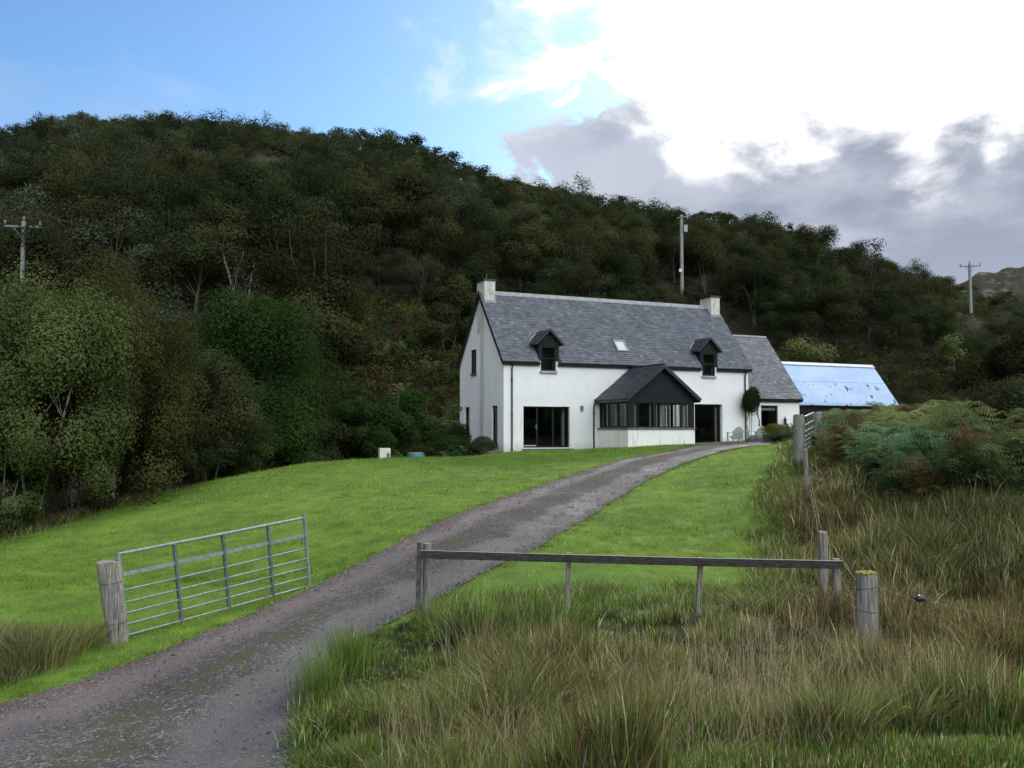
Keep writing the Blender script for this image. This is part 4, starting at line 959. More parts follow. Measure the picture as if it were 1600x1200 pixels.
def lawn():
    q = np.random.default_rng(21); parts = []
    for (n, Y0, Y1, h, wd) in ((230000, 8.5, 17, .05, .007), (190000, 16, 26, .055, .010), (150000, 25, 45, .06, .018)):
        Y = 1/(1/Y0-q.random(n)*(1/Y0-1/Y1)); px = q.uniform(-60, 1300, n); X = (px-800)/F*Y
        k = poly_in(X, Y, LAWN) & ~poly_in(X, Y, DRIVE); X, Y = X[k], Y[k]; n = len(X)
        pn = vnoise(X, Y, .55, 31)*.5+vnoise(X, Y, 1.7, 32)*.5; cl = vnoise(X, Y, 5., 33)
        f = np.clip(pn*1.1-.05+q.normal(0, .16, n), 0, 1)
        c = lerp_col((.085, .19, .025), (.29, .43, .07), np.clip(f+q.normal(0, .25, n), 0, 1.2)); yel = q.random(n) < .10; c[yel] = (.34, .32, .13)
        c *= (.8+.4*vnoise(X, Y, .28, 36))[:, None]; c *= (.62+.62*np.clip(vnoise(X, Y, 3.1, 34)*.6+vnoise(X, Y, 9., 35)*.5, 0, 1))[:, None]*np.where(yel, 1.2, 1.)[:, None]; hh = h*q.uniform(.5, 1.7, n)*(.35+1.3*cl)
        parts.append(blades(X, Y, hh, wd*q.uniform(.7, 1.4, n), q.uniform(.2, .9, n), c, q, 1))
    o_ = link('lawn_grass', npmesh('lawn_grass', *merge(parts)[:3], col=merge(parts)[3]), M['grass']); tag(o_, 'short bright green lawn grass on both sides of the drive', 'grass', kind='stuff')
lawn()
PAL_R = [((.03, .048, .014), (.19, .215, .07)), ((.19, .17, .07), (.42, .38, .20)), ((.09, .055, .03), (.26, .17, .09)), ((.05, .11, .018), (.19, .32, .06))]
def rough_grass():
    q = np.random.default_rng(22); parts = []
    def tuft(x, y, h, n, spread, mixw, wd=.0055, ln=(.15, .7)):
        mixw = np.asarray(mixw, float)/np.sum(mixw); X = x+q.normal(0, spread, n); Y = y+q.normal(0, spread, n); kind = q.choice(4, n, p=mixw); f = q.random(n)
        c = np.zeros((n, 3))
        for k in range(4):
            s_ = kind == k; c[s_] = lerp_col(*PAL_R[k], f[s_])
        br_ = q.random(n) < .05; c[br_] = np.array((.56, .52, .36))*q.uniform(.6, 1.1, (br_.sum(), 1))  # a few near-white straw blades, sunlit highlights put into their colour
        c = c*q.uniform(.55, 1.4); hh = h*q.uniform(.55, 1.15, n); az = np.arctan2(Y-y, X-x)+q.normal(0, 1.1, n)
        parts.append((X, Y, hh, np.full(n, wd)*q.uniform(.7, 1.5, n), q.uniform(*ln, n)*(1+.4*(kind == 1)), c, az))
    n = 5200; Y = 1/(1/5.0-q.random(n)*(1/5.0-1/26.)); px = q.uniform(440, 1700, n); X = (px-800)/F*Y
    k = poly_in(X, Y, ROUGH); X, Y, px = X[k], Y[k], px[k]
    na = vnoise(X, Y, .45, 41); nb_ = vnoise(X, Y, 1.5, 42)*.6+vnoise(X, Y, .6, 45)*.4; nc = vnoise(X+9, Y, .35, 43); nd = vnoise(X, Y, 1.1, 46)
    gapn = vnoise(X, Y, 1.25, 49)
    for i in range(len(X)):
        if gapn[i] < .33 and q.random() < .72 and Y[i] < 16: continue
        x, y, p = X[i], Y[i], px[i]; d_edge = np.min(np.hypot(dr[:, 0]-x, dr[:, 1]-y))
        vz = min(1., max(0., (y-5.5)/1.6)) if p > 1000 else 1.
        grn = np.exp(-d_edge/.8)
        hole = (abs(p-1190) < 80 and 8.8 < y < 10.8)
        h = (.08+.66*np.clip((nb_[i]-.28)*2.0, 0, 1))*(.5+.5*min(1, d_edge/1.3))*(.3+.7*vz)
        if hole: h *= .3; grn = .9
        if y > 12.1 and p < 1330 and y < 13.8: h *= .72
        if abs(p-1354) < 40 and 9.2 < y < 10.6: h *= .5
        st = np.clip((na[i]-.42)*3, 0, 1)*(.42 if p > 950 else .15); br = np.clip((nc[i]-.42)*3, 0, 1)*(1.0 if p > 1150 else .4)
        low = 1-np.clip(h/.35, 0, 1)+(1.2 if 11.6 < y < 14.2 and p < 1200 else 0)
        wv = np.array([.75, st+.06, br+.05, grn*2.0+.10+(1-vz)*.8+low*.8]); wv /= wv.sum()
        w0 = .0078 if y < 8 else .0092 if y < 12 else .0115 if y < 18 else .016
        tuft(x, y, h, int(48*(1. if y < 14 else 1.2)), .075 if y < 14 else .18, wv, w0, (.0, .38) if nd[i] < .5 else (.1, .9) if nd[i] < .72 else (.4, 1.3))
    n = 7000; Y = 1/(1/5.6-q.random(n)*(1/5.6-1/22.)); px = q.uniform(600, 1700, n); X = (px-800)/F*Y   # tall dry stems
    k = poly_in(X, Y, ROUGH) & (vnoise(X, Y, .7, 47) > .45) & ((Y < 12.2) | (Y > 13.8) | (px > 1260)); X, Y = X[k], Y[k]; n = len(X)
    parts.append((X, Y, q.uniform(.4, .95, n)*(.6+.4*np.clip((Y-5.5)/2, 0, 1)), np.where(Y < 12, .0042, .007)*q.uniform(.7, 1.3, n), np.abs(q.normal(0, .55, n)), lerp_col((.16, .13, .07), (.44, .39, .24), q.random(n)), q.uniform(0, 6.28, n)))
    n = 260; 
    for _ in range(n):                              # left roadside patch
        x = q.uniform(-8.0, -5.75); y = q.uniform(10.4, 12.9)
        if x > -5.9 and y > 12: continue
        f = math.exp(-((x+6.9)/.9)**2-((y-11.3)/.9)**2)
        tuft(x, y, .18+.5*f, 60, .10, [.38, .30, .08, .24], .0065)
    for _ in range(620):                            # brown fringe beyond the lawn's left edge
        p = q.uniform(-40, 640); y = np.interp(p, [0, 160, 300, 450, 640], [23.0, 26.2, 31.2, 35.8, 41.0])+q.uniform(-.5, 2.2)+.35*math.sin(p*.11); x = (p-800)/F*y
        tuft(x, y, q.uniform(.12, .38), 30, .25, [.5, .2, .22, .08], .014)
    for _ in range(520):                            # rushes running up to the foot of the bracken
        y = q.uniform(12.8, 17.5); p = q.uniform(1360, 1690); x = (p-800)/F*y
        tuft(x, y, q.uniform(.2, .6), 44, .12, [.6, .15, .2, .1], .0105, (.05, .6))
    for _ in range(1300):                           # mixed grass between the far gate, the drive end and the bracken
        y = q.uniform(26, 47); p = q.uniform(1236, 1420); x = (p-800)/F*y
        if inhouse(x, y): continue
        tuft(x, y, q.uniform(.10, .34), 26, .28, [.5, .16, .08, .45], .022, (.1, .8))
    for _ in range(420):                            # ragged right border of the lawn
        y = q.uniform(12.2, 27); p = np.interp(y, [12, 17, 20, 24, 27], [1224, 1233, 1236, 1241, 1246])-abs(q.normal(0, 26)); x = (p-800)/F*y
        tuft(x, y, q.uniform(.08, .34), 30, .14, [.5, .15, .10, .35], .010 if y < 18 else .014, (.1, .8))
    for _ in range(260):                            # stray tufts on the lawn side of the rail
        y = q.uniform(12.6, 14.2); p = q.uniform(690, 1230); x = (p-800)/F*y
        tuft(x, y, q.uniform(.06, .26), 30, .12, [.45, .10, .05, .40], .008, (.1, .9))
    for _ in range(500):                            # ragged grass lip along both edges of the drive
        e = dl if q.random() < .6 else dr; i = int(q.integers(25, 215)); s_ = -1 if e is dl else 1
        d_ = dr[i]-dl[i]; d_ = d_/np.hypot(*d_); p_ = e[i]+d_*s_*q.uniform(-.07, .14)
        tuft(p_[0], p_[1], q.uniform(.04, .10), 40, .10, [.25, .12, .03, .6], .009, (.3, 1.))
    for _ in range(46):                             # tufts in the crown of the drive
        i = int(q.integers(40, 215)); s_ = q.uniform(.42, .6); p_ = dl[i]*(1-s_)+dr[i]*s_; k_ = len(parts)
        tuft(p_[0], p_[1], q.uniform(.03, .06), 26, .07, [.3, .25, .1, .35], .009, (.5, 1.2))
    X, Y, h_, w_, l_, c_, a_ = (np.concatenate([p[i] for p in parts]) for i in range(7))
    V, Q, T, C = blades(X, Y, h_, w_, l_, c_, q, 3, .9, az=a_); print('rough blades', len(X))
    o_ = link('rough_grass', npmesh('rough_grass', V, Q, T, col=C), M['grass']); tag(o_, 'long tangled green, straw and brown moor grass in front of and beside the rail fence', 'grass', kind='stuff')
rough_grass()
def tussock(name, px, py, lab, n, h, spread, mixw, seed, wd=.007, ln=(.1, .5), Y=None):
    g_ = ground(px, py) if Y is None else Vector(P3(px, Y)); q = np.random.default_rng(seed)
    X = q.normal(0, spread, n); Yv = q.normal(0, spread, n); kind = q.choice(4, n, p=mixw); f = q.random(n); c = np.zeros((n, 3))
    for k in range(4): c[kind == k] = lerp_col(*PAL_R[k], f[kind == k])
    V, Q, T, C = blades(X, Yv, h*q.uniform(.6, 1.1, n), np.full(n, wd), q.uniform(*ln, n), c, q, 4, 1., Z=np.zeros(n), az=np.arctan2(Yv, X)+q.normal(0, .4, n))
    o_ = link(name, npmesh(name, V, Q, T, col=C), M['grass']); o_.location = g_; tag(o_, lab, 'grass tussock')
tussock('rush_clump', 545, 1050, 'upright dark green rush clump at the right edge of the drive', 420, .62, .16, [.2, .02, .03, .75], 1, .007, (.0, .3))
tussock('rush_clump', 500, 1085, 'lower dark green rush clump nearest the drive edge', 320, .5, .13, [.2, .03, .02, .75], 2, .007, (.05, .35))
tussock('rush_clump', 672, 985, 'thin dark rushes at the foot of the left fence post', 160, .48, .13, [.45, .1, .15, .3], 3, .006, (.0, .25))
tussock('grass_tussock', 1310, 1170, 'pale straw-topped tussock at the bottom right', 900, .55, .10, [.5, .32, .03, .15], 4, .006, (.1, .75))
tussock('grass_tussock', 1420, 1150, 'arching green tussock right of the pale straw-topped one', 700, .5, .10, [.55, .2, .03, .22], 5, .006, (.2, .9))
tussock('grass_tussock', 790, 1190, 'drooping tussock with curled dry blades at the bottom centre', 700, .48, .10, [.3, .4, .2, .1], 6, .007, (.3, 1.1))
tussock('grass_tussock', 1045, 1150, 'reddish brown tussock between the two bottom tussocks', 600, .55, .10, [.25, .25, .4, .1], 7, .006, (.1, .8))
tussock('grass_tussock', 62, 1040, 'straw-tipped tussock on the verge left of the gate post', 1000, .62, .20, [.5, .36, .04, .1], 8, .0065, (.1, .8))
tussock('grass_tussock', 128, 1010, 'smaller arching tussock touching the leaning gate post', 500, .42, .14, [.4, .4, .05, .15], 9, .0065, (.2, 1.))

# bracken plants
def frond(mb_, base, az, length, rise, q):
    """one arching frond with paired tapering pinnae"""
    ca, sa = math.cos(az), math.sin(az); K = 14; pts = []
    for i in range(K+1):
        t_ = i/K; r_ = length*(t_**1.25)*.82; z = rise*math.sin(min(1., t_*1.12)*math.pi*.56)-.16*length*max(0, t_-.6)**1.5*3
        pts.append(Vector((base[0]+ca*r_, base[1]+sa*r_, base[2]+z)))
    V, Fc = mb_; side = Vector((-sa, ca, 0))
    for i in range(K):
        o_ = len(V); a, b = pts[i], pts[i+1]; V += [a-side*.006, a+side*.006, b+side*.004, b-side*.004]; Fc.append((o_, o_+1, o_+2, o_+3))
    for i in range(3, K+1):
        t_ = i/K; pl = .34*length*max(.06, math.sin(min(1., (1-t_)*1.25+.06)*math.pi*.5))*q.uniform(.85, 1.1); fw = (pts[min(i+1, K)]-pts[i-1]).normalized()
        for s in (-1, 1):
            d_ = (side*s+fw*.45+Vector((0, 0, -.12+q.uniform(-.12, .12)))).normalized(); nn = fw.cross(d_).normalized(); pw = (fw-d_*fw.dot(d_)).normalized()
            m_ = 5                                          # leaflets along the pinna
            for j in range(m_):
                u0 = j/m_; p0 = pts[i]+d_*pl*u0-Vector((0, 0, .14*pl*u0*u0)); p1 = pts[i]+d_*pl*(u0+.85/m_)-Vector((0, 0, .14*pl*(u0+.2)**2))
                ww = pl*.25*(1-u0*.75); o_ = len(V); mid = p0.lerp(p1, .5)
                V += [p0, mid+pw*ww, p1, mid-pw*ww]; Fc.append((o_, o_+1, o_+2, o_+3))
def fern_mesh(seed, nf, pal):
    q = random.Random(seed); V = []; Fc = []
    for k in range(nf): 
        a0 = len(V); frond((V, Fc), (q.uniform(-.12, .12), q.uniform(-.12, .12), 0), k*2.4+q.uniform(-.3, .3), q.uniform(.65, 1.05), q.uniform(.35, 1.0), q)
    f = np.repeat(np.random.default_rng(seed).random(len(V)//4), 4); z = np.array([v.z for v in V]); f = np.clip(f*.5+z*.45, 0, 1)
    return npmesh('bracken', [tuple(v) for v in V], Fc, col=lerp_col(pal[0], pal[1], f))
FP = {'g': ((.028, .058, .028), (.18, .30, .15)), 'y': ((.055, .08, .026), (.22, .27, .10)), 'b': ((.045, .04, .02), (.15, .115, .055)), 'd': ((.025, .045, .018), (.11, .16, .06))}  # 'd': shade low on the bank put into darker frond colours
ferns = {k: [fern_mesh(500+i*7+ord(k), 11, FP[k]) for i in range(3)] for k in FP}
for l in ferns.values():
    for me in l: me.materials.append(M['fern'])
q = random.Random(99); nfern = 0
def fern(x, y, s, kind, label, group='bracken plants'):
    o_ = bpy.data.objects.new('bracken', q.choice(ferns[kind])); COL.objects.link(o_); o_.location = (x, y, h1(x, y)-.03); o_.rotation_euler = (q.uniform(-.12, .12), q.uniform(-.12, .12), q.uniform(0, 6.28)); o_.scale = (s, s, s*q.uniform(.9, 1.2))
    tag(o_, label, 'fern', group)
LB = {'g': 'fresh green bracken plant among those on the bank right of the small gate', 'y': 'yellowing bracken plant among those on the bank right of the small gate', 'b': 'rusty brown bracken plant among those on the bank right of the small gate', 'd': 'dark shaded bracken plant low on the bank above the rushes'}
tries = 0; fp = []
while nfern < 230 and tries < 20000:
    tries += 1; px = q.uniform(1285, 1680); y = 15.8+(36-15.8)*q.random()**1.1; x = (px-800)/F*y
    lim = np.interp(px, [1285, 1340, 1400, 1680], [27.5, 22, 16.5, 15.8])
    if y < lim or any((x-a)**2+(y-b)**2 < .54**2 for a, b in fp): continue
    fp.append((x, y)); t_ = vnoise(np.array([x]), np.array([y]), .3, 71)[0]
    kind = 'g'
    if y > 24 and px < 1480: kind = 'b' if t_ > .58 else ('y' if t_ > .4 else 'g')
    elif y < 18.5: kind = 'd' if q.random() < .55 else ('b' if q.random() < .35 else 'g')
    elif t_ > .62: kind = 'y' if q.random() < .6 else 'b'
    elif q.random() < .06: kind = 'b'
    fern(x, y, q.uniform(.95, 1.4), kind, LB[kind], {'g': 'green bracken plants', 'y': 'yellowing bracken plants', 'b': 'rusty bracken plants', 'd': 'shaded bracken plants'}[kind]); nfern += 1
for k, (px, y, s, kd) in enumerate([(705, 42.2, 1.0, 'g'), (735, 42.8, .9, 'g'), (672, 43, 1., 'g'), (690, 46.5, 1.5, 'g'), (720, 45.5, 1.3, 'g'), (662, 47, 1.4, 'g'), (640, 44.5, 1., 'g')]):
    fern((px-800)/F*y, y, s, kd, 'green bracken plant on the bank left of the cottage gable', 'bracken left of the gable')
for k, (px, y) in enumerate([(q.uniform(515, 705), q.uniform(50, 59)) for _ in range(48)]):
    fern((px-800)/F*y, y, q.uniform(.9, 1.3), 'y' if k % 3 else 'b', 'autumn-yellow bracken plant on the slope between the ash and the cottage', 'yellow bracken above the rowan')

# ------------------------------------------------------------------ gates, posts, fence
def place_local(name, mbs, loc, label, cat, group=None): pass
def round_post(name, top, bot, r0, r1, label, cat='post', matr=None, ridges=True, group=None, seed=1):
    q = random.Random(seed); e = empty(name, (bot[0], bot[1], bot[2]), 0, label, cat, group)
    T_ = Vector(top)-Vector(bot); g = MB(); K = 14; n = 22; vs = []
    prof = [1+q.uniform(-.035, .035)+(-.09 if q.random() < .12 else 0) for _ in range(n)]
    for i in range(K+1):
        t_ = i/K; c = T_*t_ if i else Vector((T_.x*-.2, T_.y*-.2, -.25))
        for j in range(n):
            th = 2*math.pi*j/n; rr = (r1*(1-t_)+r0*t_)*(prof[j]+q.uniform(-.012, .012))*(1-.05*(i == K))
            vs.append(c+Vector((math.cos(th)*rr, math.sin(th)*rr, (.012*math.sin(th*2+seed) if i == K else 0))))
    g.add(vs, [(i*n+j, i*n+(j+1) % n, (i+1)*n+(j+1) % n, (i+1)*n+j) for i in range(K) for j in range(n)], smooth=True)
    g.add(vs[-n:]+[T_+Vector((0, 0, .012))], [(j, (j+1) % n, n) for j in range(n)])
    g.build('shaft', matr or M['post'], e); return e, T_
def band(e, T_, f, r, name='wire_band'):
    c = T_*f; g = MB(); g.tube([c+Vector((math.cos(a)*r, math.sin(a)*r, .02*math.sin(a+f*9))) for a in np.linspace(0, 2*math.pi, 25)], .0035, 5, cap=False); g.build(name, M['wire'], e)
gt = at(169, 878, 12.35); gb = at(184, 992, 12.35)
e, T_ = round_post('gate_post', gt, gb, .153, .13, 'thick weathered round gate post leaning left, carrying the open field gate', 'gate post', seed=3)
band(e, T_, .74, .163); band(e, T_, .17, .145)
A0 = Vector(at(198, 993, 12.6)); B0 = Vector(at(483, 915, 15.75)); A1 = Vector(at(184.5, 866, 12.6)); B1 = Vector(at(475.5, 809, 15.75))
gate = empty('field_gate', A0, 0, 'open seven-bar galvanised steel field gate beside the drive', 'gate')
ga = lambda s, t_: (A0.lerp(B0, s)).lerp(A1.lerp(B1, s), t_)-A0
hs = [0, .135, .27, .40, .55, .745, 1.0]
for k, t_ in enumerate(hs):
    g = MB()
    if k == 5:
        a, b = ga(.01, t_), ga(.99, t_); d_ = (b-a).normalized(); up = (ga(0, 1)-ga(0, 0)).normalized(); nn = d_.cross(up)*.012; u2 = up*.028
        g.add([a-nn-u2, b-nn-u2, b-nn+u2, a-nn+u2, a+nn-u2, b+nn-u2, b+nn+u2, a+nn+u2], [(0, 1, 2, 3), (7, 6, 5, 4), (0, 4, 5, 1), (3, 2, 6, 7), (0, 3, 7, 4), (1, 5, 6, 2)])
    else: g.tube([ga(.0, t_), ga(.5, t_)+Vector((0, 0, -.004)), ga(1., t_)], .024 if k == 6 else .0145 if k else .016, 10)
    g.build('bar', M['galv'], gate)
for s in (.0, .255, .505, .765, 1.0):
    g = MB(); ext = .05 if s == 1. else .02 if s == 0 else -.01
    a, b = ga(s, -.02), ga(s, 1+ext); d_ = (B0-A0).normalized()*.021; up = (b-a).normalized(); nn = d_.cross(up).normalized()*.026
    g.add([a-d_-nn, a+d_-nn, a+d_+nn, a-d_+nn, b-d_-nn, b+d_-nn, b+d_+nn, b-d_+nn], [(3, 2, 1, 0), (4, 5, 6, 7), (0, 1, 5, 4), (1, 2, 6, 5), (2, 3, 7, 6), (3, 0, 4, 7)])
    g.build('upright', M['galv'] if s in (0., 1.) else M['galvdark'], gate, .003)
g = MB(); a = ga(.97, .60); g.tube([a, a+Vector((0, 0, .13))], .012, 6); g.tube([a+Vector((0, 0, .12)), ga(1., .73)], .012, 6); g.build('latch', M['galvdark'], gate)
g = MB(); a = ga(0., .93); g.tube([a+Vector((-.12, .0, 0)), a], .014, 6); a = ga(0., .12); g.tube([a+Vector((-.1, .0, 0)), a], .014, 6); g.build('hinge', M['galvdark'], gate)

# rail fence
LP = Vector(at(663, 966, 13.0)); RP = Vector(at(1303, 968, 11.95))
fence = empty('rail_fence', LP, 0, 'low timber fence with one long dark top rail between the drive and the rushes', 'fence')
def fpost(px, py_top, Y, wd, name, lean=0., matr='post', sq=False, depth=.6):
    tp = Vector(at(px, py_top, Y)); gz = h1(tp.x, tp.y); b = Vector((tp.x+lean, tp.y, gz-.1)); g = MB()
    if sq: g.box(-wd/2, wd/2, -wd*.35, wd*.35, 0, (tp-b).length, M=Matrix.Translation(b-LP) @ (tp-b).to_track_quat('Z', 'Y').to_matrix().to_4x4())
    else: g.tube([b-LP, (b.lerp(tp, .5))-LP+Vector((.004, 0, 0)), tp-LP], [wd*.53, wd*.5, wd*.49], 14, rough=.04)
    return g.build(name, M[matr], fence, .004 if sq else 0)
fpost(655.5, 847, 13.08, .095, 'post', -.02, 'greenpost', True)
fpost(667.5, 849, 13.18, .125, 'post', -.01, 'post')
fpost(889, 864, 12.78, .09, 'post', -.03, 'post', True); fpost(1095, 871, 12.4, .09, 'post', -.05, 'post', True)
fpost(1306, 873, 12.05, .11, 'post', .0, 'post')
a = Vector(at(657, 866, 12.95)); b = Vector(at(1317, 882.5, 11.85)); mid = Vector(at(889, 872.5, 12.6)); mid2 = Vector(at(1095, 878, 12.25))
g = MB(); P = [a, mid, mid2, b]; hh = [.058, .055, .055, .052]
for i in range(3):
    for k_ in (0,): 
        p0, p1 = P[i]-LP, P[i+1]-LP; up0, up1 = Vector((0, 0, hh[i])), Vector((0, 0, hh[i+1])); n_ = Vector((0, .024, 0)); gap = (p1-p0).normalized()*.002
        p1 = p1-gap
        g.add([p0-n_-up0, p1-n_-up1, p1-n_+up1, p0-n_+up0, p0+n_-up0, p1+n_-up1, p1+n_+up1, p0+n_+up0], [(0, 1, 2, 3), (7, 6, 5, 4), (0, 4, 5, 1), (3, 2, 6, 7), (0, 3, 7, 4), (1, 5, 6, 2)])
g.build('rail', M['rail'], fence, .006)
g = MB()
for k in range(3):
    t_ = .22+k*.24; p0 = a-LP+Vector((.02, .06, -t_)); p1 = b-LP+Vector((0, .06, -t_)); g.tube([p0, p0.lerp(p1, .33)+Vector((0, 0, -.008)), p0.lerp(p1, .66), p1], .0016, 4)
x = .3
while x < (b-a).length-.3:
    p0 = (a.lerp(b, x/(b-a).length))-LP+Vector((0, .06, -.2)); g.tube([p0, p0+Vector((rnd.uniform(-.01, .01), 0, -.55))], .0012, 3); x += .155
g.build('netting', M['wire'], fence)
# mossy strainer
e, T_ = round_post('strainer_post', at(1354, 897, 10.4), (at(1354, 1035, 10.4)), .118, .125, 'stout round strainer post capped with yellow lichen right of the rail fence', 'post', seed=8)
g = MB(); q = random.Random(4)
for k in range(46):
    a_ = q.uniform(0, 6.28); r_ = .105*math.sqrt(q.random()); g.blob((T_.x+math.cos(a_)*r_, T_.y+math.sin(a_)*r_, T_.z+.012+.012*(1-r_/.11)), q.uniform(.014, .028), k, .3, 1, (1, 1, .7))
g.build('lichen_cap', M['moss'], e); band(e, T_, .86, .122); band(e, T_, .60, .124)
g = MB(); g.tube([T_*.88+Vector((.1, -.05, 0)), T_*.88+Vector((.24, -.1, -.005))], .004, 5); g.build('wire_tail', M['wire'], e)
SPt = Vector(at(1354, 897, 10.4))
e2, T2 = round_post('fence_post', at(1286, 831, 13), (at(1287, 945, 13)), .068, .07, 'grey wire-fence post just behind the right end of the rail', 'post', seed=9)
e3, T3 = round_post('fence_post', at(1259, 703, 20), at(1260, 772, 20), .045, .045, 'thin grey stake at the edge of the lawn below the small far gate', 'post', seed=10)
P2 = Vector(at(1286, 831, 13)); RPt = Vector(at(1308, 873, 12.05)); stake = Vector(at(1259, 703, 20))
g = MB()
def wirep(p, q_, sag=.02): p, q_ = Vector(p), Vector(q_); g.tube([p, p.lerp(q_, .35)-Vector((0, 0, sag)), p.lerp(q_, .7)-Vector((0, 0, sag)), q_], .0018, 5)
D = lambda z: Vector((0, 0, -z))
wirep(P2+D(.05)+Vector((.07, 0, 0)), RPt+D(.0)+Vector((.06, 0, 0))); wirep(P2+D(.12)+Vector((.07, 0, 0)), RPt+D(.12)); wirep(P2+D(.3), RPt+D(.45)+Vector((.05, 0, 0)), .05)
wirep(RPt+D(.0)+Vector((.06, 0, 0)), SPt+D(.1)+Vector((-.1, 0, 0)), .01); wirep(RPt+D(.2)+Vector((.03, 0, 0)), SPt+D(.32)+Vector((-.1, 0, 0)), .04)
wirep(P2+D(.1), stake+D(.1), .03); wirep(P2+D(.35), stake+D(.35), .03)
wirep(SPt+D(.14)+Vector((.12, 0, 0)), Vector(at(1436, 936, 9.9)), .02); wirep(Vector(at(1436, 936, 9.9)), Vector(at(1700, 985, 8.6)), .03)
tag(g.build('fence_wire', M['wire']), 'slack twisted fence wires linking the posts at the right end of the rail fence', 'wire')
g = MB(); c = at(1437, 935, 9.9); g.blob((0, 0, 0), .055, 3, .3, 2, (1.3, .6, .7)); g.blob((.06, 0, -.02), .035, 5, .3, 2, (1.2, .7, .6)); g.tube([(-.09, 0, .02), (-.03, 0, 0)], .012, 6)
o_ = g.build('wire_tensioner', M['plastic']); o_.location = c; tag(o_, 'small black ratchet tensioner hanging on the wire in the right-hand grass', 'wire strainer')
# far field gate on the right
ft = at(1248, 648, 27); fb = at(1248, 730, 27)
e, T_ = round_post('gate_post', ft, fb, .165, .165, 'nearer grey round gate post at the lawn corner right of the cottage', 'gate post', seed=12); band(e, T_, .8, .17); band(e, T_, .3, .17)
e, T_ = round_post('gate_post', at(1277, 644, 31), at(1277, 706, 31), .15, .15, 'farther grey round gate post half hidden by bracken right of the cottage', 'gate post', seed=13)
C0 = Vector(at(1257, 704, 26.9)); C1 = Vector(at(1257, 651, 26.9)); E0 = Vector(at(1270.5, 694, 30.6)); E1 = Vector(at(1270.5, 645, 30.6))
fg = empty('field_gate', C0, 0, 'narrow-looking metal bar gate seen almost end-on between the two far gate posts', 'gate')
gb_ = lambda s, t_: (C0.lerp(E0, s)).lerp(C1.lerp(E1, s), t_)-C0
for t_ in hs: g = MB(); g.tube([gb_(0, t_), gb_(1, t_)], .022, 8); g.build('bar', M['galv'], fg)
for s in (0, .33, .66, 1.): g = MB(); g.tube([gb_(s, -.02), gb_(s, 1.02)], .022, 6); g.build('upright', M['galvdark'], fg)

# ------------------------------------------------------------------ power poles
def pole(name, px, top_y, Y, r, label, arm=2.2, yaw=0., insul=3, brace=True, base_z=None, box=False):
    tp = Vector(at(px, top_y, Y)); gz = h1(tp.x, tp.y)-.3 if base_z is None else base_z
    e = empty(name, (tp.x, tp.y, gz), yaw, label, 'pole', None); hgt = tp.z-gz
    g = MB(); g.tube([(0, 0, 0), (0, 0, hgt*.5), (0, 0, hgt)], [r*1.2, r*1.1, r], 12); g.build('shaft', M['polewood'], e)
    if arm:
        g = MB(); zb = hgt-.35; g.box(-arm/2, arm/2, -r-.1, -r, zb-.06, zb+.06)
        if brace:
            for s in (-1, 1): g.tube([(s*.55, -r-.05, zb), (0, -r-.03, zb-.75)], .03, 5)
        g.build('crossarm', M['galvdark'], e)
        for k in range(insul):
            x = -arm/2+.08+k*(arm-.16)/(insul-1); g = MB(); zz_ = zb+.06 if abs(x) > .1 else hgt
            g.tube([(x, -r-.05 if abs(x) > .1 else 0, zz_), (x, -r-.05 if abs(x) > .1 else 0, zz_+.13), (x, -r-.05 if abs(x) > .1 else 0, zz_+.3)], [.02, .08, .05], 8); g.build('insulator', M['galvdark'], e)
    return e, hgt
pole('power_pole', 37, 346, 54, .12, 'pale wooden power pole with a crossarm above the birches at the far left', 2.15, .15)
g10 = ground(1064.5, 455)
pole('power_pole', 1515, 412, PY15, .17, 'power pole with a T crossarm on the skyline near the right edge', 2.4, -.25)
e, hgt = pole('power_pole', 1064.5, 336, g10.y-1, .15, 'tall pale pole with a small transformer standing in the wood above the cottage roof', 0, 0.)
print('pole Y', g10.y)
g = MB(); g.box(.2, .55, -.25, .1, hgt-1.7, hgt-1.0); g.build('transformer', M['galv'], e)
g = MB(); g.box(-.5, .9, -.25, -.19, -.04, .04, M=Matrix.Translation((0, 0, hgt-.25)) @ Matrix.Rotation(-.2, 4, 'Y')); g.build('crossarm', M['galvdark'], e)
g = MB(); g.box(-.3, -.06, -.28, -.14, hgt-5.6, hgt-5.3); g.build('junction_box', M['whitepaint'], e)

# ------------------------------------------------------------------ small things by the house
def wall_climber():
    b = toworld(14.52, -.35); gz = h1(b.x, b.y); e = empty('climbing_plant', (b.x, b.y, gz), PHI, 'dark rounded climber clinging to the downpipe at the right corner of the cottage', 'plant')
    q = np.random.default_rng(8); zc = HO.z+2.68-gz
    P, N, s, c, C, rc = crown_leaves(q, (0, -.05, zc), (.56, .34, .86), 16, 15000, .07, .75, pal=((.018, .026, .010), (.06, .066, .026)))
    V, Q = leaf_quads(P, N, s, q); link('foliage', npmesh('foliage', V, Q, col=np.repeat(c, 4, 0)), M['leaf'], e)
    n = 260; P = np.stack([.62+q.normal(0, .03, n)+.08*np.sin(np.linspace(0, 9, n)), q.normal(.12, .03, n), zc+.3-np.linspace(0, 1.7, n)], -1)
    V, Q = leaf_quads(P, unit(q.normal(size=(n, 3))), .07, q); link('hanging_spray', npmesh('hanging_spray', V, Q, col=np.tile([.06, .07, .035], (n*4, 1))), M['leaf'], e)
    g = MB()
    for k in range(4): g.tube([(rnd.uniform(-.3, .1), .0, -.1), (rnd.uniform(-.35, .1), 0.02, zc*.45), (rnd.uniform(-.15, .1), 0, zc-.5)], .014, 5)
    g.build('stem', M['bark'], e)
wall_climber()
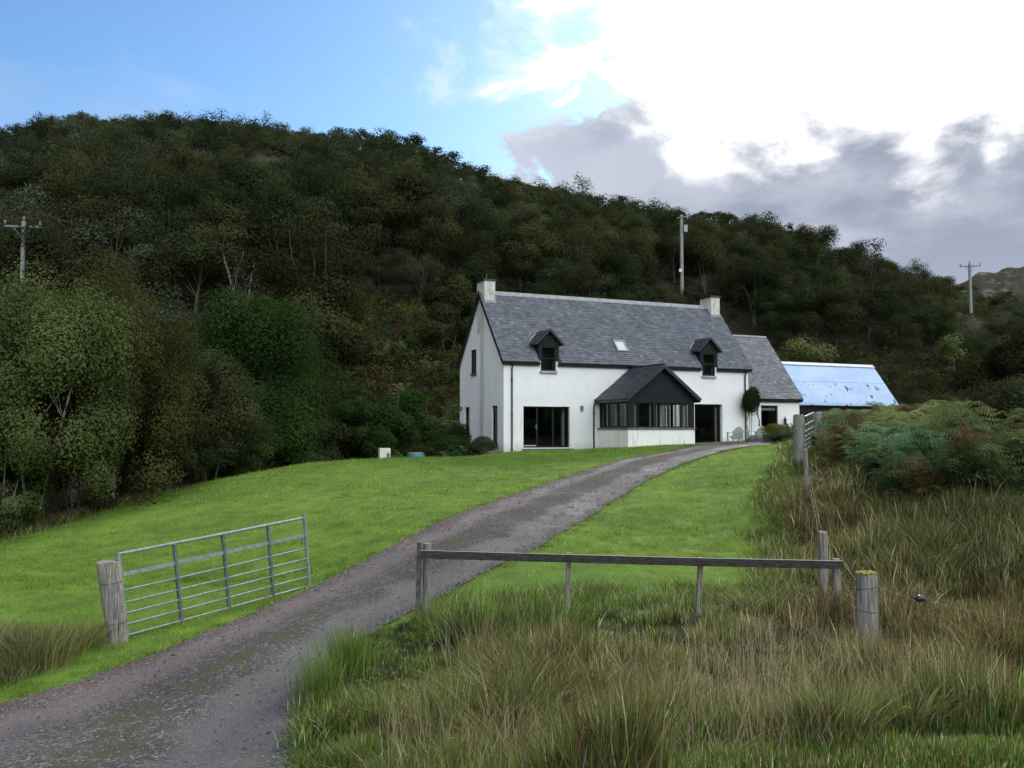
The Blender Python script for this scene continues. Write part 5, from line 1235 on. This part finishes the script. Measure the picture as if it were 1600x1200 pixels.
def adirondack(u, v, yaw, lab):
    b = toworld(u, v); e = empty('garden_chair', (b.x, b.y, h1(b.x, b.y)-.04), PHI+yaw, lab, 'chair', None)
    g = MB()
    for k in range(6): g.box(-.25, .25, -.28+k*.085, -.205+k*.085, .30-k*.022, .325-k*.022)
    g.build('seat', M['adir'], e)
    g = MB()
    for k in range(7):
        a_ = (k-3)*.055; hh_ = .72-.035*abs(k-3)**1.5; Mx = Matrix.Translation((0, .2, .17)) @ Matrix.Rotation(-.38, 4, 'X') @ Matrix.Rotation(a_, 4, 'Y'); g.box(-.036+(k-3)*.074*.9, .036+(k-3)*.074*.9, 0, .02, 0, hh_, M=Mx)
    g.build('backrest', M['adir'], e)
    for s in (-1, 1):
        g = MB(); g.box(s*.34-.06, s*.34+.06, -.34, .38, .50, .525); g.build('armrest', M['adir'], e)
        g = MB(); g.box(s*.30-.02, s*.30+.02, -.32, -.23, 0, .5); g.build('leg', M['adir'], e)
        g = MB(); g.box(s*.27-.015, s*.27+.015, .28, .36, 0, .5); g.build('leg', M['adir'], e)
adirondack(13.0, -.95, 2.9, 'left of two pale grey garden chairs, beside the open front door')
adirondack(14.35, -.95, 3.3, 'right of two pale grey garden chairs, below the climbing plant')
b = toworld(17.2, .0); g = MB(); g.tube([(0, 0, 0), (0, -.02, .06), (0, -.02, .2), (0, -.02, .26)], [.05, .09, .08, .03], 8); g.tube([(0, .16, .32), (0, -.02, .34), (0, -.02, .26)], .012, 5); g.blob((0, -.02, -.06), .1, 3, .4)
o_ = g.build('hanging_lantern', M['blackpaint']); o_.location = (b.x, b.y, HO.z+1.5); tag(o_, 'small black lantern bracketed on the wall right of the wing window', 'lantern')
# utility box, tank lid, stones
p = ground(600, 724); bx_ = Vector(P3(601, 38)); e = empty('utility_box', (bx_.x, bx_.y, h1(bx_.x, bx_.y)-.05), .35, 'small cream cabinet standing on the crest of the lawn left of the cottage', 'cabinet')
g = MB(); g.box(-.23, .23, -.18, .18, 0, .70); g.build('body', M['utility'], e, .01)
g = MB(); g.box(.06, .19, -.187, -.182, .1, .5); g.box(.1, .13, -.19, -.182, .32, .38); g.box(.1, .13, -.19, -.182, .12, .16); g.build('vent', M['galvdark'], e)
g = MB(); g.box(.25, .37, -.1, .05, .0, .25); g.build('side_box', M['whitepaint'], e)
bx_ = Vector(P3(650, 39.2)); e = empty('tank_lid', (bx_.x, bx_.y, h1(bx_.x, bx_.y)+.06), 0, 'low round teal septic tank cover sunk behind the lawn crest', 'tank cover')
g = MB(); g.tube([(0, 0, 0), (0, 0, .1), (0, 0, .16), (0, 0, .2), (0, 0, .3), (0, 0, .36)], [.64, .62, .5, .4, .38, .33], 28); g.build('cover', M['teal'], e)
g = MB(); g.tube([(0, 0, .36), (0, 0, .385)], [.35, .33], 28); g.build('rim', M['galv'], e)
def rock(px, Y, r, lab, seed, mt='rock', sq=(1, .8, .7), dz=0.):
    p = P3(px, Y); g = MB(); g.blob((0, 0, 0), r, seed, .35, 3, sq); o_ = g.build('stone', M[mt]); o_.location = (p[0], p[1], p[2]+r*.3+dz); tag(o_, lab, 'stone')
rock(681, 40.3, .2, 'grey stone at the lawn crest right of the teal tank cover', 3, 'stone')
rock(1000, 12.3, .07, 'pale stone in the grass below the middle of the rail', 5, 'stone', (.8, .7, 1.5))
rock(1010, 12.5, .13, 'dark stone just behind the pale stone below the rail', 6, 'rock', (1.1, .7, .7))
for k, px in enumerate((1182, 1194, 1206)): rock(px, 44.2-k*.3, .4, ('lowest dark boulder at the end of the drive beside the lawn', 'middle dark boulder of three at the end of the drive', 'dark boulder under the yellow-green shrub at the end of the drive')[k], 11+k, 'rock', (1, 1, .7))
# tumbled dark drystone wall on the slope, right edge
def ruin():
    p = P3(1530, 50); e = empty('drystone_wall', p, 0, 'tumbled dark drystone wall on the slope at the right edge', 'wall'); g = MB(); q = random.Random(6)
    for k in range(150):
        x = q.uniform(0, 4.5); r_ = q.uniform(.12, .26); g.blob((x, q.uniform(-.2, .2), q.uniform(0, 1.05)*(1-.08*abs(x-1.))), r_, k, .3, 1, (1.5, 1, .6))
    g.build('stones', M['rock'], e); 
    g = MB()
    for k in range(7): g.tube([(q.uniform(0, 1), q.uniform(-.3, .3), 1.1), (q.uniform(1, 4.4), q.uniform(-.3, .3), q.uniform(.9, 1.35))], .045, 5)
    g.build('fallen_branches', M['bark'], e)
ruin()
# loose gravel on the drive
def gravel():
    q = np.random.default_rng(3); n = 9000; i = q.integers(2, 190, n); i = (i*q.random(n)**.35).astype(int); s = q.random(n); s = np.where(q.random(n) < .5, np.clip(q.normal(.5, .09, n), 0, 1), s)
    P = dl[i]*(1-s)[:, None]+dr[i]*s[:, None]+q.normal(0, .06, (n, 2)); Z = H(P[:, 0], P[:, 1])+.045+.0008*P[:, 1]-.028
    r = q.uniform(.004, .012, n)*np.where(q.random(n) < .06, 2., 1.)*(1+.03*P[:, 1]); base = unit(np.array([(1, 0, -.2), (-.4, .9, 0), (-.5, -.8, .1), (.1, .1, .9), (.6, .5, .5)], float))
    V = P3_ = np.stack([P[:, 0], P[:, 1], Z+r*.5], -1)[:, None]+unit(base[None]+q.normal(0, .25, (n, 5, 3)))*r[:, None, None]
    T = (np.arange(n)[:, None, None]*5+np.array([[0, 1, 4], [1, 2, 3], [2, 0, 3], [0, 4, 3], [4, 1, 3], [0, 2, 1]])[None]).reshape(-1, 3)
    g_ = q.uniform(.03, .20, n); c = np.repeat(np.stack([g_*1.04, g_, g_*.98], -1), 5, 0); m, t = mat('gravel_stone'); pbr(t, attr(t), .9)
    tag(link('gravel', npmesh('gravel', V.reshape(-1, 3), None, T, col=c), m), 'loose grey gravel scattered on the drive', 'gravel', kind='stuff')
gravel()
# little yellow flowers in the foreground grass
for k, (px, py) in enumerate([(1416, 1152), (706, 1196)]):
    p = ground(px, py); e = empty('wild_flower', p, 0, ('single yellow flower in the short grass at the bottom right', 'small yellow flower in the grass at the bottom centre')[k], 'flower')
    g = MB(); g.tube([(0, 0, 0), (.01, 0, .2)], .0025, 4); g.build('stalk', M['moss'], e)
    g = MB()
    for j in range(6): a_ = j*math.pi/3; g.add([(.01, 0, .2), (.01+.02*math.cos(a_-.4), .02*math.sin(a_-.4), .21), (.01+.03*math.cos(a_), .03*math.sin(a_), .205), (.01+.02*math.cos(a_+.4), .02*math.sin(a_+.4), .21)], [(0, 1, 2, 3)])
    m, t = mat('yellow_petal'); pbr(t, (.75, .55, .03), .6); g.build('petals', m, e)
